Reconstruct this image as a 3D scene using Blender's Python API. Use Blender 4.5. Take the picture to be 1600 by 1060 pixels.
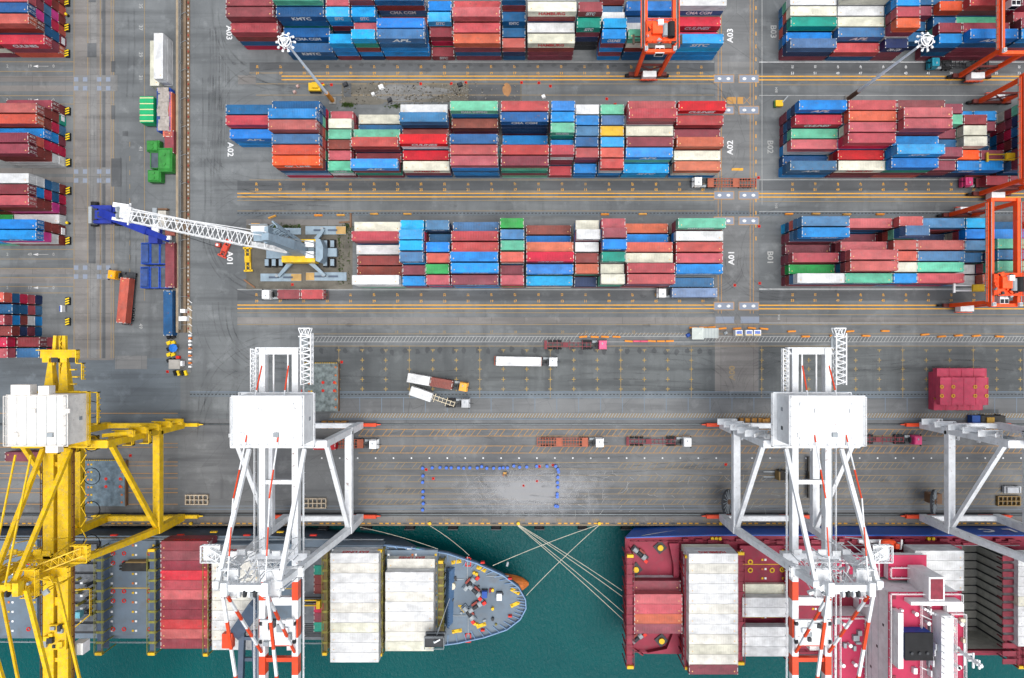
import bpy, math, random
from mathutils import Vector, Matrix
R = math.radians
rnd = random.Random(7)
SC = bpy.context.scene
for o in list(bpy.data.objects): bpy.data.objects.remove(o)
COL = SC.collection

# ------------------------------------------------------------------ camera, sky, sun, exposure
HC = 187.0            # drone height above the yard in metres
FP = 1064.0           # focal length in photo pixels (photo 1600 px wide)
NX, NY = 819.0, 531.0 # point straight below the drone, photo pixels
cam_d = bpy.data.cameras.new('camera'); cam = bpy.data.objects.new('camera', cam_d); COL.objects.link(cam)
cam.location = (0, 0, HC); cam.rotation_euler = (0, 0, 0)
cam_d.sensor_width = 36; cam_d.lens = FP / 1600 * 36
cam_d.shift_x = -(NX - 800) / 1600; cam_d.shift_y = (NY - 530) / 1600
cam_d.clip_start = 1; cam_d.clip_end = 6000
SC.camera = cam
w = bpy.data.worlds.new('World'); SC.world = w; w.use_nodes = True
nt = w.node_tree; bg = nt.nodes['Background']
sky = nt.nodes.new('ShaderNodeTexSky'); sky.sky_type = 'NISHITA'; sky.sun_disc = False
sky.sun_elevation = R(78); sky.sun_rotation = R(100); sky.air_density = 1.0; sky.dust_density = 4.0; sky.ozone_density = 1.0
hs = nt.nodes.new('ShaderNodeHueSaturation'); hs.inputs['Saturation'].default_value = 0.45
nt.links.new(sky.outputs[0], hs.inputs['Color']); nt.links.new(hs.outputs[0], bg.inputs[0]); bg.inputs[1].default_value = 0.15
sd = bpy.data.lights.new('sun', 'SUN'); sd.energy = 1.35; sd.angle = R(36); sd.color = (1.0, 0.985, 0.96)
sun = bpy.data.objects.new('sun', sd); COL.objects.link(sun)
sun.location = (60, -40, 300); sun.rotation_euler = (R(8), R(3), 0)
SC.view_settings.view_transform = 'Standard'; SC.view_settings.look = 'None'
SC.view_settings.exposure = 0.59; SC.view_settings.gamma = 1.0
SC.cycles.max_bounces = 5; SC.cycles.diffuse_bounces = 3; SC.cycles.glossy_bounces = 2

def k_(z): return HC / (HC - z)
def P(px, py, z=0.0):
    s = (HC - z) / FP
    return Vector(((px - NX) * s, (NY - py) * s, z))
S = FP / HC   # photo pixels per metre on the ground

# ------------------------------------------------------------------ materials
def lin(h):
    c = [int(h[i:i+2], 16) / 255 for i in (0, 2, 4)]
    return [x / 12.92 if x <= .04045 else ((x + .055) / 1.055) ** 2.4 for x in c]
MATS = {}
RUST = (0.16, 0.055, 0.022, 1)
def mat(name, hexc, rough=.6, metal=0., var=.12, rust=.0, scale=.6, f=.8, dirt=.12, bump=0., stretch=(1, 1, 1), fine=0.0, blot=0.0, jit=0.0):
    """painted / mineral surface: noise fading, grime, rust spots"""
    if name in MATS: return MATS[name]
    m = bpy.data.materials.new(name); m.use_nodes = True; MATS[name] = m
    t = m.node_tree; N = t.nodes; L = t.links; bs = N['Principled BSDF']
    bs.inputs['Roughness'].default_value = rough; bs.inputs['Metallic'].default_value = metal
    bs.inputs['Specular IOR Level'].default_value = .35
    c = [min(.95, x * f) for x in lin(hexc)]
    tc = N.new('ShaderNodeTexCoord'); mp = N.new('ShaderNodeMapping'); mp.inputs['Scale'].default_value = stretch
    L.new(tc.outputs['Object'], mp.inputs[0])
    oi = N.new('ShaderNodeObjectInfo'); ml = N.new('ShaderNodeMath'); ml.operation = 'MULTIPLY'; ml.inputs[1].default_value = 37.0
    L.new(oi.outputs['Random'], ml.inputs[0])
    def noise(sc, det=4):
        n = N.new('ShaderNodeTexNoise'); n.noise_dimensions = '4D'; n.inputs['Scale'].default_value = sc
        n.inputs['Detail'].default_value = det; L.new(mp.outputs[0], n.inputs['Vector']); L.new(ml.outputs[0], n.inputs['W']); return n.outputs['Fac']
    def mix(a, b, fac):
        x = N.new('ShaderNodeMix'); x.data_type = 'RGBA'
        if isinstance(a, tuple): x.inputs[6].default_value = a
        else: L.new(a, x.inputs[6])
        if isinstance(b, tuple): x.inputs[7].default_value = b
        else: L.new(b, x.inputs[7])
        L.new(fac, x.inputs[0]); return x.outputs[2]
    def ramp(v, a, b, lo=0., hi=1.):
        r = N.new('ShaderNodeMapRange'); r.inputs[1].default_value = a; r.inputs[2].default_value = b
        r.inputs[3].default_value = lo; r.inputs[4].default_value = hi; L.new(v, r.inputs[0]); return r.outputs[0]
    dk = tuple(x * (1 - var * 1.6) for x in c) + (1,); lt = tuple(min(.95, x * (1 + var) + .03 * var) for x in c) + (1,)
    col = mix(dk, lt, ramp(noise(scale), .3, .7))
    gr = sum(c) / 3
    col = mix(col, (gr * .5 + .02, gr * .48 + .02, gr * .45 + .02, 1), ramp(noise(scale * 3.1, 6), .52, .8, 0, dirt * 2))
    if fine: col = mix(col, tuple(x * .45 for x in c) + (1,), ramp(noise(6.0, 3), .45, .85, 0, fine))
    if blot: col = mix(col, tuple(x * .5 for x in c) + (1,), ramp(noise(scale * 1.7, 3), .60, .72, 0, blot)); col = mix(col, tuple(min(.8, x * .8 + .08) for x in c) + (1,), ramp(noise(scale * .8, 5), .55, .8, 0, blot * .9))
    if rust: col = mix(col, RUST, ramp(noise(scale * 2.2, 7), .72 - rust * .3, .80 - rust * .25, 0, .75))
    if jit:
        h = N.new('ShaderNodeHueSaturation'); r1 = N.new('ShaderNodeMath'); r1.operation = 'FRACT'; m3 = N.new('ShaderNodeMath'); m3.operation = 'MULTIPLY'; m3.inputs[1].default_value = 7.31
        L.new(oi.outputs['Random'], m3.inputs[0]); L.new(m3.outputs[0], r1.inputs[0]); m4 = N.new('ShaderNodeMath'); m4.operation = 'MULTIPLY'; m4.inputs[1].default_value = 13.7; r2 = N.new('ShaderNodeMath'); r2.operation = 'FRACT'; L.new(oi.outputs['Random'], m4.inputs[0]); L.new(m4.outputs[0], r2.inputs[0])
        L.new(ramp(oi.outputs['Random'], 0, 1, .5 - .009 * jit, .5 + .007 * jit), h.inputs['Hue']); L.new(ramp(r1.outputs[0], 0, 1, 1 - .05 * jit, 1 + .12 * jit), h.inputs['Saturation']); L.new(ramp(r2.outputs[0], 0, 1, 1 - .3 * jit, 1 + .0 * jit), h.inputs['Value']); L.new(col, h.inputs['Color']); col = h.outputs[0]
    L.new(col, bs.inputs['Base Color'])
    if bump:
        b = N.new('ShaderNodeBump'); b.inputs['Strength'].default_value = bump; b.inputs['Distance'].default_value = .05
        L.new(noise(4.0, 6), b.inputs['Height']); L.new(b.outputs[0], bs.inputs['Normal'])
    return m
PAL = dict(r=('coral red', 'BE5556'), k=('bright red', 'CE1A38'), m=('maroon', '8E3C46'), u=('brown', '8E4034'), o=('salmon orange', 'D4694F'),
           O=('vivid orange', 'FF5A00'), b=('dark blue', '105A92'), n=('navy blue', '1A2F60'), B=('azure blue', '0088DE'), c=('cyan blue', '00A8EA'),
           s=('steel blue', '4A7AA8'), w=('white', 'ECEEEE'), i=('ivory', 'E4E3CF'), g=('mint green', '72C8A6'), t=('teal green', '109C88'),
           G=('green', '22A04C'), y=('yellow', 'E6BE2C'), p=('pink', 'E23C90'), x=('dark grey', '34363A'), S=('grey blue', '8FA8CC'), I=('off white', 'DEDCD2'))
def paint(ch):
    ch = ch or 'r'
    r = dict(w=.05, i=.12, s=.22, r=.15, u=.2, o=.12, b=.18, g=.12).get(ch, .08)
    return mat('container_paint_' + PAL[ch][0].replace(' ', '_'), PAL[ch][1], rough=.55, var=.18, rust=r, scale=.45, dirt=.18, stretch=(.8, 1.2, 1.0), blot=.12 if ch in 'wI' else .4, jit=.3 if ch in 'wIO' else 1., f=.68 if ch == 'w' else .8)
STEEL = mat('casting_steel', 'D8D8D2', var=.2, f=.7)
BLACK = mat('black_rubber', '1C1D1F', rough=.8)
DARK = mat('dark_steel', '33363A', rough=.6, rust=.1)
GLASS = mat('cab_glass', '101820', rough=.12, dirt=.0)
WHITE = mat('crane_white', 'EAEDEE', rough=.5, var=.1, dirt=.22, rust=.26, scale=.5, f=.86)
WHITEC = mat('white_paint', 'EEF0F0', rough=.5, var=.08, dirt=.14, rust=.1, scale=.5, f=.86)
REDB = mat('crane_red_band', 'E4440C', rough=.5, var=.1, dirt=.1)
YEL = mat('crane_yellow', 'F2C600', rough=.5, var=.14, dirt=.3, rust=.22, scale=.7, blot=.2)
ORG = mat('gantry_orange', 'FF5008', rough=.5, var=.12, dirt=.1, rust=.04, scale=.5, f=.95)
DRED = mat('dark_red_steel', '6A2A24', rough=.7, var=.2, rust=.2)
LETW = mat('letter_white', 'F0F2F2', var=.05)
LETR = mat('letter_red', 'D8202C', var=.05)
LETN = mat('letter_navy', '1A2F60', var=.05)

# ------------------------------------------------------------------ mesh helper
class MB:
    def __init__(s): s.v = []; s.f = []; s.m = []; s.mats = []
    def mi(s, m):
        if m not in s.mats: s.mats.append(m)
        return s.mats.index(m)
    def add(s, vs, fs, m):
        b = len(s.v); s.v.extend([tuple(v) for v in vs]); i = s.mi(m)
        for f in fs: s.f.append(tuple(b + x for x in f)); s.m.append(i)
    BF = [(0, 3, 2, 1), (4, 5, 6, 7), (0, 1, 5, 4), (1, 2, 6, 5), (2, 3, 7, 6), (3, 0, 4, 7)]
    def box(s, c, d, m, rz=0., ry=0., taper=1.):
        x, y, z = d[0] / 2, d[1] / 2, d[2] / 2
        vs = [(-x, -y, -z), (x, -y, -z), (x, y, -z), (-x, y, -z), (-x * taper, -y * taper, z), (x * taper, -y * taper, z), (x * taper, y * taper, z), (-x * taper, y * taper, z)]
        if rz or ry:
            M = Matrix.Rotation(rz, 3, 'Z') @ Matrix.Rotation(ry, 3, 'Y'); vs = [M @ Vector(v) for v in vs]
        s.add([(v[0] + c[0], v[1] + c[1], v[2] + c[2]) for v in vs], s.BF, m); return s
    def bb(s, x0, y0, z0, x1, y1, z1, m): return s.box(((x0 + x1) / 2, (y0 + y1) / 2, (z0 + z1) / 2), (abs(x1 - x0), abs(y1 - y0), abs(z1 - z0)), m)
    def beam(s, p, q, wd, h, m, w2=None, h2=None):
        p = Vector(p); q = Vector(q); d = (q - p)
        if d.length < 1e-6: return s
        d.normalize(); up = Vector((0, 0, 1)) if abs(d.z) < .95 else Vector((0, 1, 0))
        a = d.cross(up).normalized(); b = a.cross(d).normalized(); w2 = w2 or wd; h2 = h2 or h
        vs = []
        for c, ww, hh in ((p, wd, h), (q, w2, h2)):
            for u, v in ((-1, -1), (1, -1), (1, 1), (-1, 1)): vs.append(c + a * u * ww / 2 + b * v * hh / 2)
        s.add(vs, [(0, 3, 2, 1), (4, 5, 6, 7), (0, 1, 5, 4), (1, 2, 6, 5), (2, 3, 7, 6), (3, 0, 4, 7)], m); return s
    def striped(s, p, q, wd, h, ms, seg):
        p = Vector(p); q = Vector(q); n = max(1, round((q - p).length / seg))
        for i in range(n): s.beam(p.lerp(q, i / n), p.lerp(q, (i + 1) / n), wd, h, ms[i % len(ms)])
        return s
    def cyl(s, p, q, r, m, n=10, r2=None):
        p = Vector(p); q = Vector(q); d = (q - p).normalized(); up = Vector((0, 0, 1)) if abs(d.z) < .9 else Vector((1, 0, 0))
        a = d.cross(up).normalized(); b = a.cross(d); r2 = r if r2 is None else r2
        vs = [p + (a * math.cos(t) + b * math.sin(t)) * r for t in [2 * math.pi * i / n for i in range(n)]]
        vs += [q + (a * math.cos(t) + b * math.sin(t)) * r2 for t in [2 * math.pi * i / n for i in range(n)]]
        fs = [(i, (i + 1) % n, n + (i + 1) % n, n + i) for i in range(n)] + [tuple(range(n - 1, -1, -1)), tuple(range(n, 2 * n))]
        s.add(vs, fs, m); return s
    def prism(s, pts, z0, z1, m, mt=None, bot=None):
        n = len(pts); bot = bot or pts
        s.add([(p[0], p[1], z0) for p in bot] + [(p[0], p[1], z1) for p in pts], [(i, (i + 1) % n, n + (i + 1) % n, n + i) for i in range(n)] + [tuple(range(n - 1, -1, -1))], m)
        s.add([(p[0], p[1], z1) for p in pts], [tuple(range(n))], mt or m); return s
    def ring(s, c, R0, r, m, n=16, ax='z'):
        for i in range(n):
            a, b = 2 * math.pi * i / n, 2 * math.pi * (i + 1) / n
            f = (lambda t: (c[0] + R0 * math.cos(t), c[1] + R0 * math.sin(t), c[2])) if ax == 'z' else (lambda t: (c[0], c[1] + R0 * math.cos(t), c[2] + R0 * math.sin(t)))
            s.beam(f(a), f(b), r, r, m)
        return s
    def lattice(s, p, q, wd, h, m, seg, t=.12):
        """four-chord truss from p to q"""
        p = Vector(p); q = Vector(q); d = (q - p).normalized(); up = Vector((0, 0, 1)); a = d.cross(up).normalized(); b = a.cross(d).normalized()
        ww = wd if isinstance(wd, tuple) else (wd, wd); hh = h if isinstance(h, tuple) else (h, h)
        def c(tt, u, v): return p.lerp(q, tt) + a * u * (ww[0] + (ww[1] - ww[0]) * tt) / 2 + b * v * (hh[0] + (hh[1] - hh[0]) * tt) / 2
        n = max(2, round((q - p).length / seg))
        for u, v in ((-1, -1), (1, -1), (1, 1), (-1, 1)): s.beam(c(0, u, v), c(1, u, v), t * 1.6, t * 1.6, m)
        for i in range(n):
            A, B = i / n, (i + 1) / n; M_ = (A + B) / 2
            for v in (-1, 1):
                s.beam(c(A, -1, v), c(M_, 1, v), t, t, m); s.beam(c(M_, 1, v), c(B, -1, v), t, t, m)
            for u in (-1, 1): s.beam(c(A, u, -1), c(M_, u, 1), t, t, m); s.beam(c(M_, u, 1), c(B, u, -1), t, t, m)
        return s
    def rail(s, pts, m, h=1.1, t=.09, step=2.2):
        """handrail along a polyline"""
        for a, b in zip(pts, pts[1:]):
            a = Vector(a); b = Vector(b); n = max(1, round((b - a).length / step)); u = Vector((0, 0, h))
            s.beam(a + u, b + u, t, t, m); s.beam(a + u / 2, b + u / 2, t * .8, t * .8, m)
            for i in range(n + 1): c = a.lerp(b, i / n); s.beam(c, c + u, t, t, m)
        return s
    def put(s, me, M, m):
        s.add([M @ Vector(v) for v in me[0]], me[1], m); return s
    def mesh(s, name):
        me = bpy.data.meshes.new(name); me.from_pydata(s.v, [], s.f)
        for m in s.mats: me.materials.append(m)
        me.polygons.foreach_set('material_index', s.m); me.update(); return me
    def build(s, name, parent=None):
        o = bpy.data.objects.new(name, s.mesh(name)); COL.objects.link(o)
        if parent: o.parent = parent
        return o
def tag(o, label, cat, group=None, kind=None):
    o['label'] = label
    if kind: o['kind'] = kind
    if cat: o['category'] = cat
    if group: o['group'] = group
    return o
def thing(name, label, cat, loc=(0, 0, 0), rz=0., group=None):
    o = bpy.data.objects.new(name, None); COL.objects.link(o); o.location = loc; o.rotation_euler = (0, 0, rz); o.empty_display_size = 1
    return tag(o, label, cat, group)
def struct(mb, name, label=None):
    o = mb.build(name); o['kind'] = 'structure'
    if label: o['label'] = label
    return o
TXT = {}
def text_mesh(s, bold=.0, shear=0.):
    """flat letter outlines, unit height, centred, in the xy plane -> (verts, faces)"""
    key = (s, bold, shear)
    if key in TXT: return TXT[key]
    cu = bpy.data.curves.new('t', 'FONT'); cu.body = s; cu.align_x = 'CENTER'; cu.align_y = 'CENTER'; cu.size = 1.35; cu.offset = bold; cu.shear = shear; cu.resolution_u = 2
    ob = bpy.data.objects.new('t', cu); COL.objects.link(ob); bpy.context.view_layer.update()
    me = bpy.data.meshes.new_from_object(ob)
    r = ([tuple(v.co) for v in me.vertices], [tuple(p.vertices) for p in me.polygons])
    bpy.data.objects.remove(ob); bpy.data.curves.remove(cu); bpy.data.meshes.remove(me); TXT[key] = r; return r
ORD = 'first second third fourth fifth sixth seventh eighth ninth tenth eleventh twelfth thirteenth fourteenth fifteenth'.split()
NUM = 'one two three four five six seven eight nine ten eleven twelve thirteen fourteen fifteen'.split()

# ------------------------------------------------------------------ ground, quay, water
def ground_mat(name, hexc, hex2, f=.8, joints=0, stx=(.02, .32), crack=.25, sty=None):
    m = bpy.data.materials.new(name); m.use_nodes = True; t = m.node_tree; N = t.nodes; L = t.links; bs = N['Principled BSDF']
    bs.inputs['Roughness'].default_value = .85; bs.inputs['Specular IOR Level'].default_value = .25
    tc = N.new('ShaderNodeTexCoord')
    def noise(sc, det=5, scv=(1, 1, 1)):
        mp = N.new('ShaderNodeMapping'); mp.inputs['Scale'].default_value = scv; L.new(tc.outputs['Object'], mp.inputs[0])
        n = N.new('ShaderNodeTexNoise'); n.inputs['Scale'].default_value = sc; n.inputs['Detail'].default_value = det; n.inputs['Roughness'].default_value = .6
        L.new(mp.outputs[0], n.inputs['Vector']); return n.outputs['Fac']
    def ramp(v, a, b, lo=0., hi=1.):
        r = N.new('ShaderNodeMapRange'); r.inputs[1].default_value = a; r.inputs[2].default_value = b; r.inputs[3].default_value = lo; r.inputs[4].default_value = hi
        L.new(v, r.inputs[0]); return r.outputs[0]
    def mix(a, b, fac, bt='MIX'):
        x = N.new('ShaderNodeMix'); x.data_type = 'RGBA'; x.blend_type = bt
        for v, i in ((a, 6), (b, 7)):
            if isinstance(v, tuple): x.inputs[i].default_value = v
            else: L.new(v, x.inputs[i])
        L.new(fac, x.inputs[0]); return x.outputs[2]
    a = tuple(x * f for x in lin(hexc)) + (1,); b = tuple(x * f for x in lin(hex2)) + (1,)
    col = mix(tuple(x * .86 for x in a[:3]) + (1,), b, ramp(noise(.035, 6), .38, .62))
    col = mix(col, tuple(x * .62 for x in a[:3]) + (1,), ramp(noise(1, 5, (stx[0], stx[1], 1)), .46, .70, 0, .85))   # tyre streaks along the lanes
    if sty: col = mix(col, tuple(x * .62 for x in a[:3]) + (1,), ramp(noise(1, 5, (sty[1], sty[0], 1)), .5, .74, 0, .7))
    col = mix(col, tuple(min(.6, x * 1.4 + .02) for x in b[:3]) + (1,), ramp(noise(.25, 7), .55, .78, 0, .5))
    col = mix(col, tuple(x * .5 for x in a[:3]) + (1,), ramp(noise(1.3, 8), .62, .8, 0, .5))
    col = mix(col, tuple(x * .7 for x in a[:3]) + (1,), ramp(noise(9, 3), .4, .8, 0, .45))
    if crack:
        v = N.new('ShaderNodeTexVoronoi'); v.feature = 'DISTANCE_TO_EDGE'; v.inputs['Scale'].default_value = .11
        L.new(tc.outputs['Object'], v.inputs['Vector']); col = mix(col, tuple(x * .4 for x in a[:3]) + (1,), ramp(v.outputs['Distance'], 0, .006, crack, 0))
    if joints:
        br = N.new('ShaderNodeTexBrick'); br.inputs['Scale'].default_value = 1; br.offset = 0; br.inputs['Brick Width'].default_value = joints; br.inputs['Row Height'].default_value = joints * .8
        br.inputs['Mortar Size'].default_value = .05; br.inputs['Color1'].default_value = (1, 1, 1, 1); br.inputs['Color2'].default_value = (.86, .87, .88, 1); br.inputs['Mortar'].default_value = (.45, .45, .45, 1)
        L.new(tc.outputs['Object'], br.inputs['Vector']); col = mix(col, br.outputs['Color'], ramp(br.outputs['Fac'], 0, 1, .7, .7), 'MULTIPLY')
    L.new(col, bs.inputs['Base Color'])
    bp = N.new('ShaderNodeBump'); bp.inputs['Strength'].default_value = .3; bp.inputs['Distance'].default_value = .03
    L.new(noise(5, 6), bp.inputs['Height']); L.new(bp.outputs[0], bs.inputs['Normal'])
    return m
def marking(name, hexc, f=.8, wear=.5):
    m = bpy.data.materials.new(name); m.use_nodes = True; t = m.node_tree; N = t.nodes; L = t.links; bs = N['Principled BSDF']; bs.inputs['Roughness'].default_value = .7
    tc = N.new('ShaderNodeTexCoord'); n = N.new('ShaderNodeTexNoise'); n.inputs['Scale'].default_value = .6; n.inputs['Detail'].default_value = 9; n.inputs['Roughness'].default_value = .75
    L.new(tc.outputs['Object'], n.inputs['Vector']); r = N.new('ShaderNodeMapRange'); r.inputs[1].default_value = .5; r.inputs[2].default_value = .68; r.inputs[4].default_value = wear
    L.new(n.outputs['Fac'], r.inputs[0]); x = N.new('ShaderNodeMix'); x.data_type = 'RGBA'
    x.inputs[6].default_value = tuple(v * f for v in lin(hexc)) + (1,); x.inputs[7].default_value = (.17, .17, .165, 1)
    L.new(r.outputs[0], x.inputs[0]); L.new(x.outputs[2], bs.inputs['Base Color']); return m
ASPH = ground_mat('asphalt', '6C7072', '808485', joints=0, sty=(.02, .22))
CONC = ground_mat('concrete', '828382', '8E8E8C', joints=7, crack=.5)
CONCT = ground_mat('concrete_tan', '817E7B', '8E8B87', joints=9, crack=.3)
CONCD = ground_mat('asphalt_patch', '5C5F61', '686B6D', crack=0)
CONCB = ground_mat('asphalt_bluish', '686F74', '757E84', crack=.4)
SLAB = ground_mat('slab_concrete', '747677', '828484', crack=.5)
PALE = ground_mat('powder_stain', '84888A', 'A0A4A6', crack=.3)
GRIDM = ground_mat('grid_asphalt', '5E6263', '6E7272', sty=(.02, .22))
OILD = ground_mat('oil_patch', '505355', '5C5F60', crack=0)
DIRT = ground_mat('bare_earth', '6A675E', '7C786E', crack=.6, stx=(.3, .4))
QLANE = ground_mat('quay_apron', '6C6E70', '7E8080', crack=.35)
YLW = marking('yellow_marking', 'B88840', wear=.9); YLG = marking('grid_yellow_marking', 'A88C48', wear=.9); YLB = marking('yellow_marking_fresh', 'DCA028', f=.85, wear=.5)
YLF = marking('faded_orange_marking', '968058', wear=.95); WHM = marking('white_marking', 'E4E6E6', wear=.5); WHF = marking('faded_white_marking', 'A8AAA8', wear=.7)
PADB = marking('bluish_grey_pad', '828C9C', wear=.4); BLL = marking('bluish_joint', '6E8090', wear=.5); DKL = marking('dark_slot', '26282A', f=.8, wear=.2)
YQ = -50.8
g = MB(); g.add([(-1500, YQ, 0), (1500, YQ, 0), (1500, 1500, 0), (-1500, 1500, 0)], [(0, 1, 2, 3)], ASPH); struct(g, 'ground', 'grey asphalt yard and quay surface')
g = MB(); q = mat('quay_concrete', '6A665E', rough=.9, var=.2, dirt=.3)
g.bb(-600, YQ - .0, -9, 600, YQ + 1.2, -.02, q); struct(g, 'quay_wall')
g = MB(); g.bb(-600, YQ - .25, -.25, 600, YQ + .15, .22, mat('kerb_concrete', '8A7E6C', rough=.9, dirt=.3)); struct(g, 'quay_kerb')
wm = bpy.data.materials.new('sea_water'); wm.use_nodes = True; t = wm.node_tree; N = t.nodes; L = t.links; bs = N['Principled BSDF']
bs.inputs['Roughness'].default_value = .22; bs.inputs['IOR'].default_value = 1.33; bs.inputs['Specular IOR Level'].default_value = .2
tc = N.new('ShaderNodeTexCoord'); n1 = N.new('ShaderNodeTexNoise'); n1.inputs['Scale'].default_value = .03; n1.inputs['Detail'].default_value = 8; n1.inputs['Distortion'].default_value = 1.0
L.new(tc.outputs['Object'], n1.inputs['Vector']); x = N.new('ShaderNodeMix'); x.data_type = 'RGBA'
x.inputs[6].default_value = (.0, .044, .050, 1); x.inputs[7].default_value = (.0, .082, .080, 1); L.new(n1.outputs['Fac'], x.inputs[0]); L.new(x.outputs[2], bs.inputs['Base Color'])
n2 = N.new('ShaderNodeTexNoise'); n2.inputs['Scale'].default_value = 1.5; n2.inputs['Detail'].default_value = 9; n2.inputs['Roughness'].default_value = .62; n2.inputs['Distortion'].default_value = .6
mp = N.new('ShaderNodeMapping'); mp.inputs['Scale'].default_value = (1, .6, 1); mp.inputs['Rotation'].default_value = (0, 0, .5)
L.new(tc.outputs['Object'], mp.inputs[0]); L.new(mp.outputs[0], n2.inputs['Vector']); b = N.new('ShaderNodeBump'); b.inputs['Strength'].default_value = .8; b.inputs['Distance'].default_value = .3
L.new(n2.outputs['Fac'], b.inputs['Height']); L.new(b.outputs[0], bs.inputs['Normal'])
ZW = -3.5
g = MB(); g.add([(-1500, -1500, ZW), (1500, -1500, ZW), (1500, YQ + .5, ZW), (-1500, YQ + .5, ZW)], [(0, 1, 2, 3)], wm); struct(g, 'water', 'dark teal harbour water')

LAY = {}; LMI = []; LCN = [0]
def lz(m, lay):
    if m.name not in LMI: LMI.append(m.name)
    LCN[0] += 1
    return .022 * lay + .0012 * (LMI.index(m.name) % 12) + .0045 * (LCN[0] % 2)
def rect(x0, y0, x1, y1, m, lay=1, key=None):
    key = key or (m.name, lay); mb = LAY.setdefault(key, MB()); a = P(x0, y1); b = P(x1, y0); z = lz(m, lay)
    mb.add([(a.x, a.y, z), (b.x, a.y, z), (b.x, b.y, z), (a.x, b.y, z)], [(0, 1, 2, 3)], m)
def quad(pts, m, lay=1):
    mb = LAY.setdefault((m.name, lay), MB()); z = lz(m, lay); mb.add([(P(*p).x, P(*p).y, z) for p in pts], [tuple(range(len(pts)))], m)
def hl(y, x0, x1, m, wd=1.1, lay=3): rect(x0, y - wd / 2, x1, y + wd / 2, m, lay)
def vl(x, y0, y1, m, wd=1.1, lay=3): rect(x - wd / 2, y0, x + wd / 2, y1, m, lay)
def gtext(s, px, py, h, rot, m, lay=4, bold=.02, sx=1.):
    mb = LAY.setdefault((m.name, lay), MB()); p = P(px, py); hh = h / S
    M = Matrix.Translation((p.x, p.y, lz(m, lay))) @ Matrix.Rotation(R(rot), 4, 'Z') @ Matrix.Diagonal((hh * sx, hh, 1, 1)); mb.put(text_mesh(s, bold), M, m)
def hatch(x0, x1, y0, y1, step, m, slant=6, wd=1.0, lay=3):
    x = x0
    while x < x1: quad([(x, y1), (x + wd, y1), (x + slant + wd, y0), (x + slant, y0)], m, lay); x += step
# west crossing lane, bluish apron, central road
rect(-700, 560, 282, 672, CONCB, 1); rect(115, -300, 178, 563, CONCT, 2)
for a, b_ in ((141, 151), (160, 165)): rect(a, -300, b_, 560, CONCD if a == 160 else CONC, 3)
for x_ in (116, 137.5, 157, 174): vl(x_, -300, 560, YLF, 1.0, 4)
for r_ in ((137, 68, 151, 90), (159, 18, 165, 30), (159, 67, 165, 85), (174, 96, 180, 113), (174, 165, 180, 187), (139, 350, 150, 412), (160, 360, 165, 377), (139, 0, 150, 4), (192, 205, 200, 213), (174, 248, 190, 292)): rect(*r_, CONCD, 5)
for yy in (118, 262, 412):
    rect(115, yy, 184, yy + 25, CONC, 4)
    for x_ in (116, 130, 152, 166):
        for d_ in (3, 17): rect(x_, yy + d_, x_ + 7, yy + d_ + 7, PADB, 6)
rect(180, 556, 230, 577, CONC, 3)
for yy in (119, 134, 263, 277, 420, 434): rect(-300, yy, 115, yy + 9, CONCT, 1)
for yy in (97, 112, 150, 163, 390, 405, 420, 434, 448, 458): hl(yy, -300, 115, YLF, .9)
for yy, s_ in ((104, '19'), (157, '19'), (398, '49'), (450, '17')):
    for x_, t_ in ((12, '2'), (47, s_), (84, '0')): gtext(t_, x_, yy, 5, 0, WHF)
    quad([(52, yy), (60, yy - 2), (60, yy + 2)], WHM, 4); hl(yy, 58, 76, WHF, .8, 4)
vl(178, -300, 560, YLF); vl(226, -300, 470, YLF, .8)
for i in range(12): vl(203, 222 + i * 22, 230 + i * 22, YLF, .8)
for yy, s_ in ((10, '35'), (44, '37'), (86, '29'), (122, '31'), (233, '41'), (510, '49')): gtext(s_, 220, yy, 6, -90, WHF)
rect(-300, 700, 278, 803, QLANE, 1); rect(282, 655, 1900, 803, QLANE, 1)
rect(1117, -300, 1185, 613, SLAB, 1); rect(1117, 97, 1185, 118, CONC, 2); rect(1117, 128, 1185, 165, SLAB, 2); rect(1117, 500, 1185, 613, CONCT, 2)
for x_ in (1122, 1127, 1172, 1177): vl(x_, -100, 490, YLW, .8)
for i in range(30): vl(1181, -90 + i * 20 if i * 20 < 480 else 0, -84 + i * 20 if i * 20 < 480 else 1, YLB, 1.4)
vl(1190.5, -100, 320, WHF, .9)
for y0 in (118, 167, 300, 340, 473):
    for x0 in (1116, 1155):
        rect(x0 - 1, y0 - 1, x0 + 31, y0 + 12, YLW, 3); rect(x0, y0, x0 + 30, y0 + 11, PADB, 4)
        for d_ in (8, 22): quad([(x0 + d_ + 3.2 * math.cos(t_) , y0 + 5.5 + 2.3 * math.sin(t_)) for t_ in [-i * .785 for i in range(8)]], WHM, 5)
for x0 in (1118, 1157): rect(x0, 495, x0 + 29, 505, PADB, 3)
rect(1136, 152, 1150, 163, YLW, 4); rect(1152, 152, 1161, 163, YLW, 4)
for a, b_ in ((1128, 1137), (1161, 1171)):
    quad([(a, 163), (a + 1, 163), (b_ + 1, 152), (b_, 152)], YLW, 4); quad([(a, 152), (b_, 163), (b_ + 1, 163), (a + 1, 152)], YLW, 5)
rect(1143, 263, 1161, 267, YLB, 4)
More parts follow.
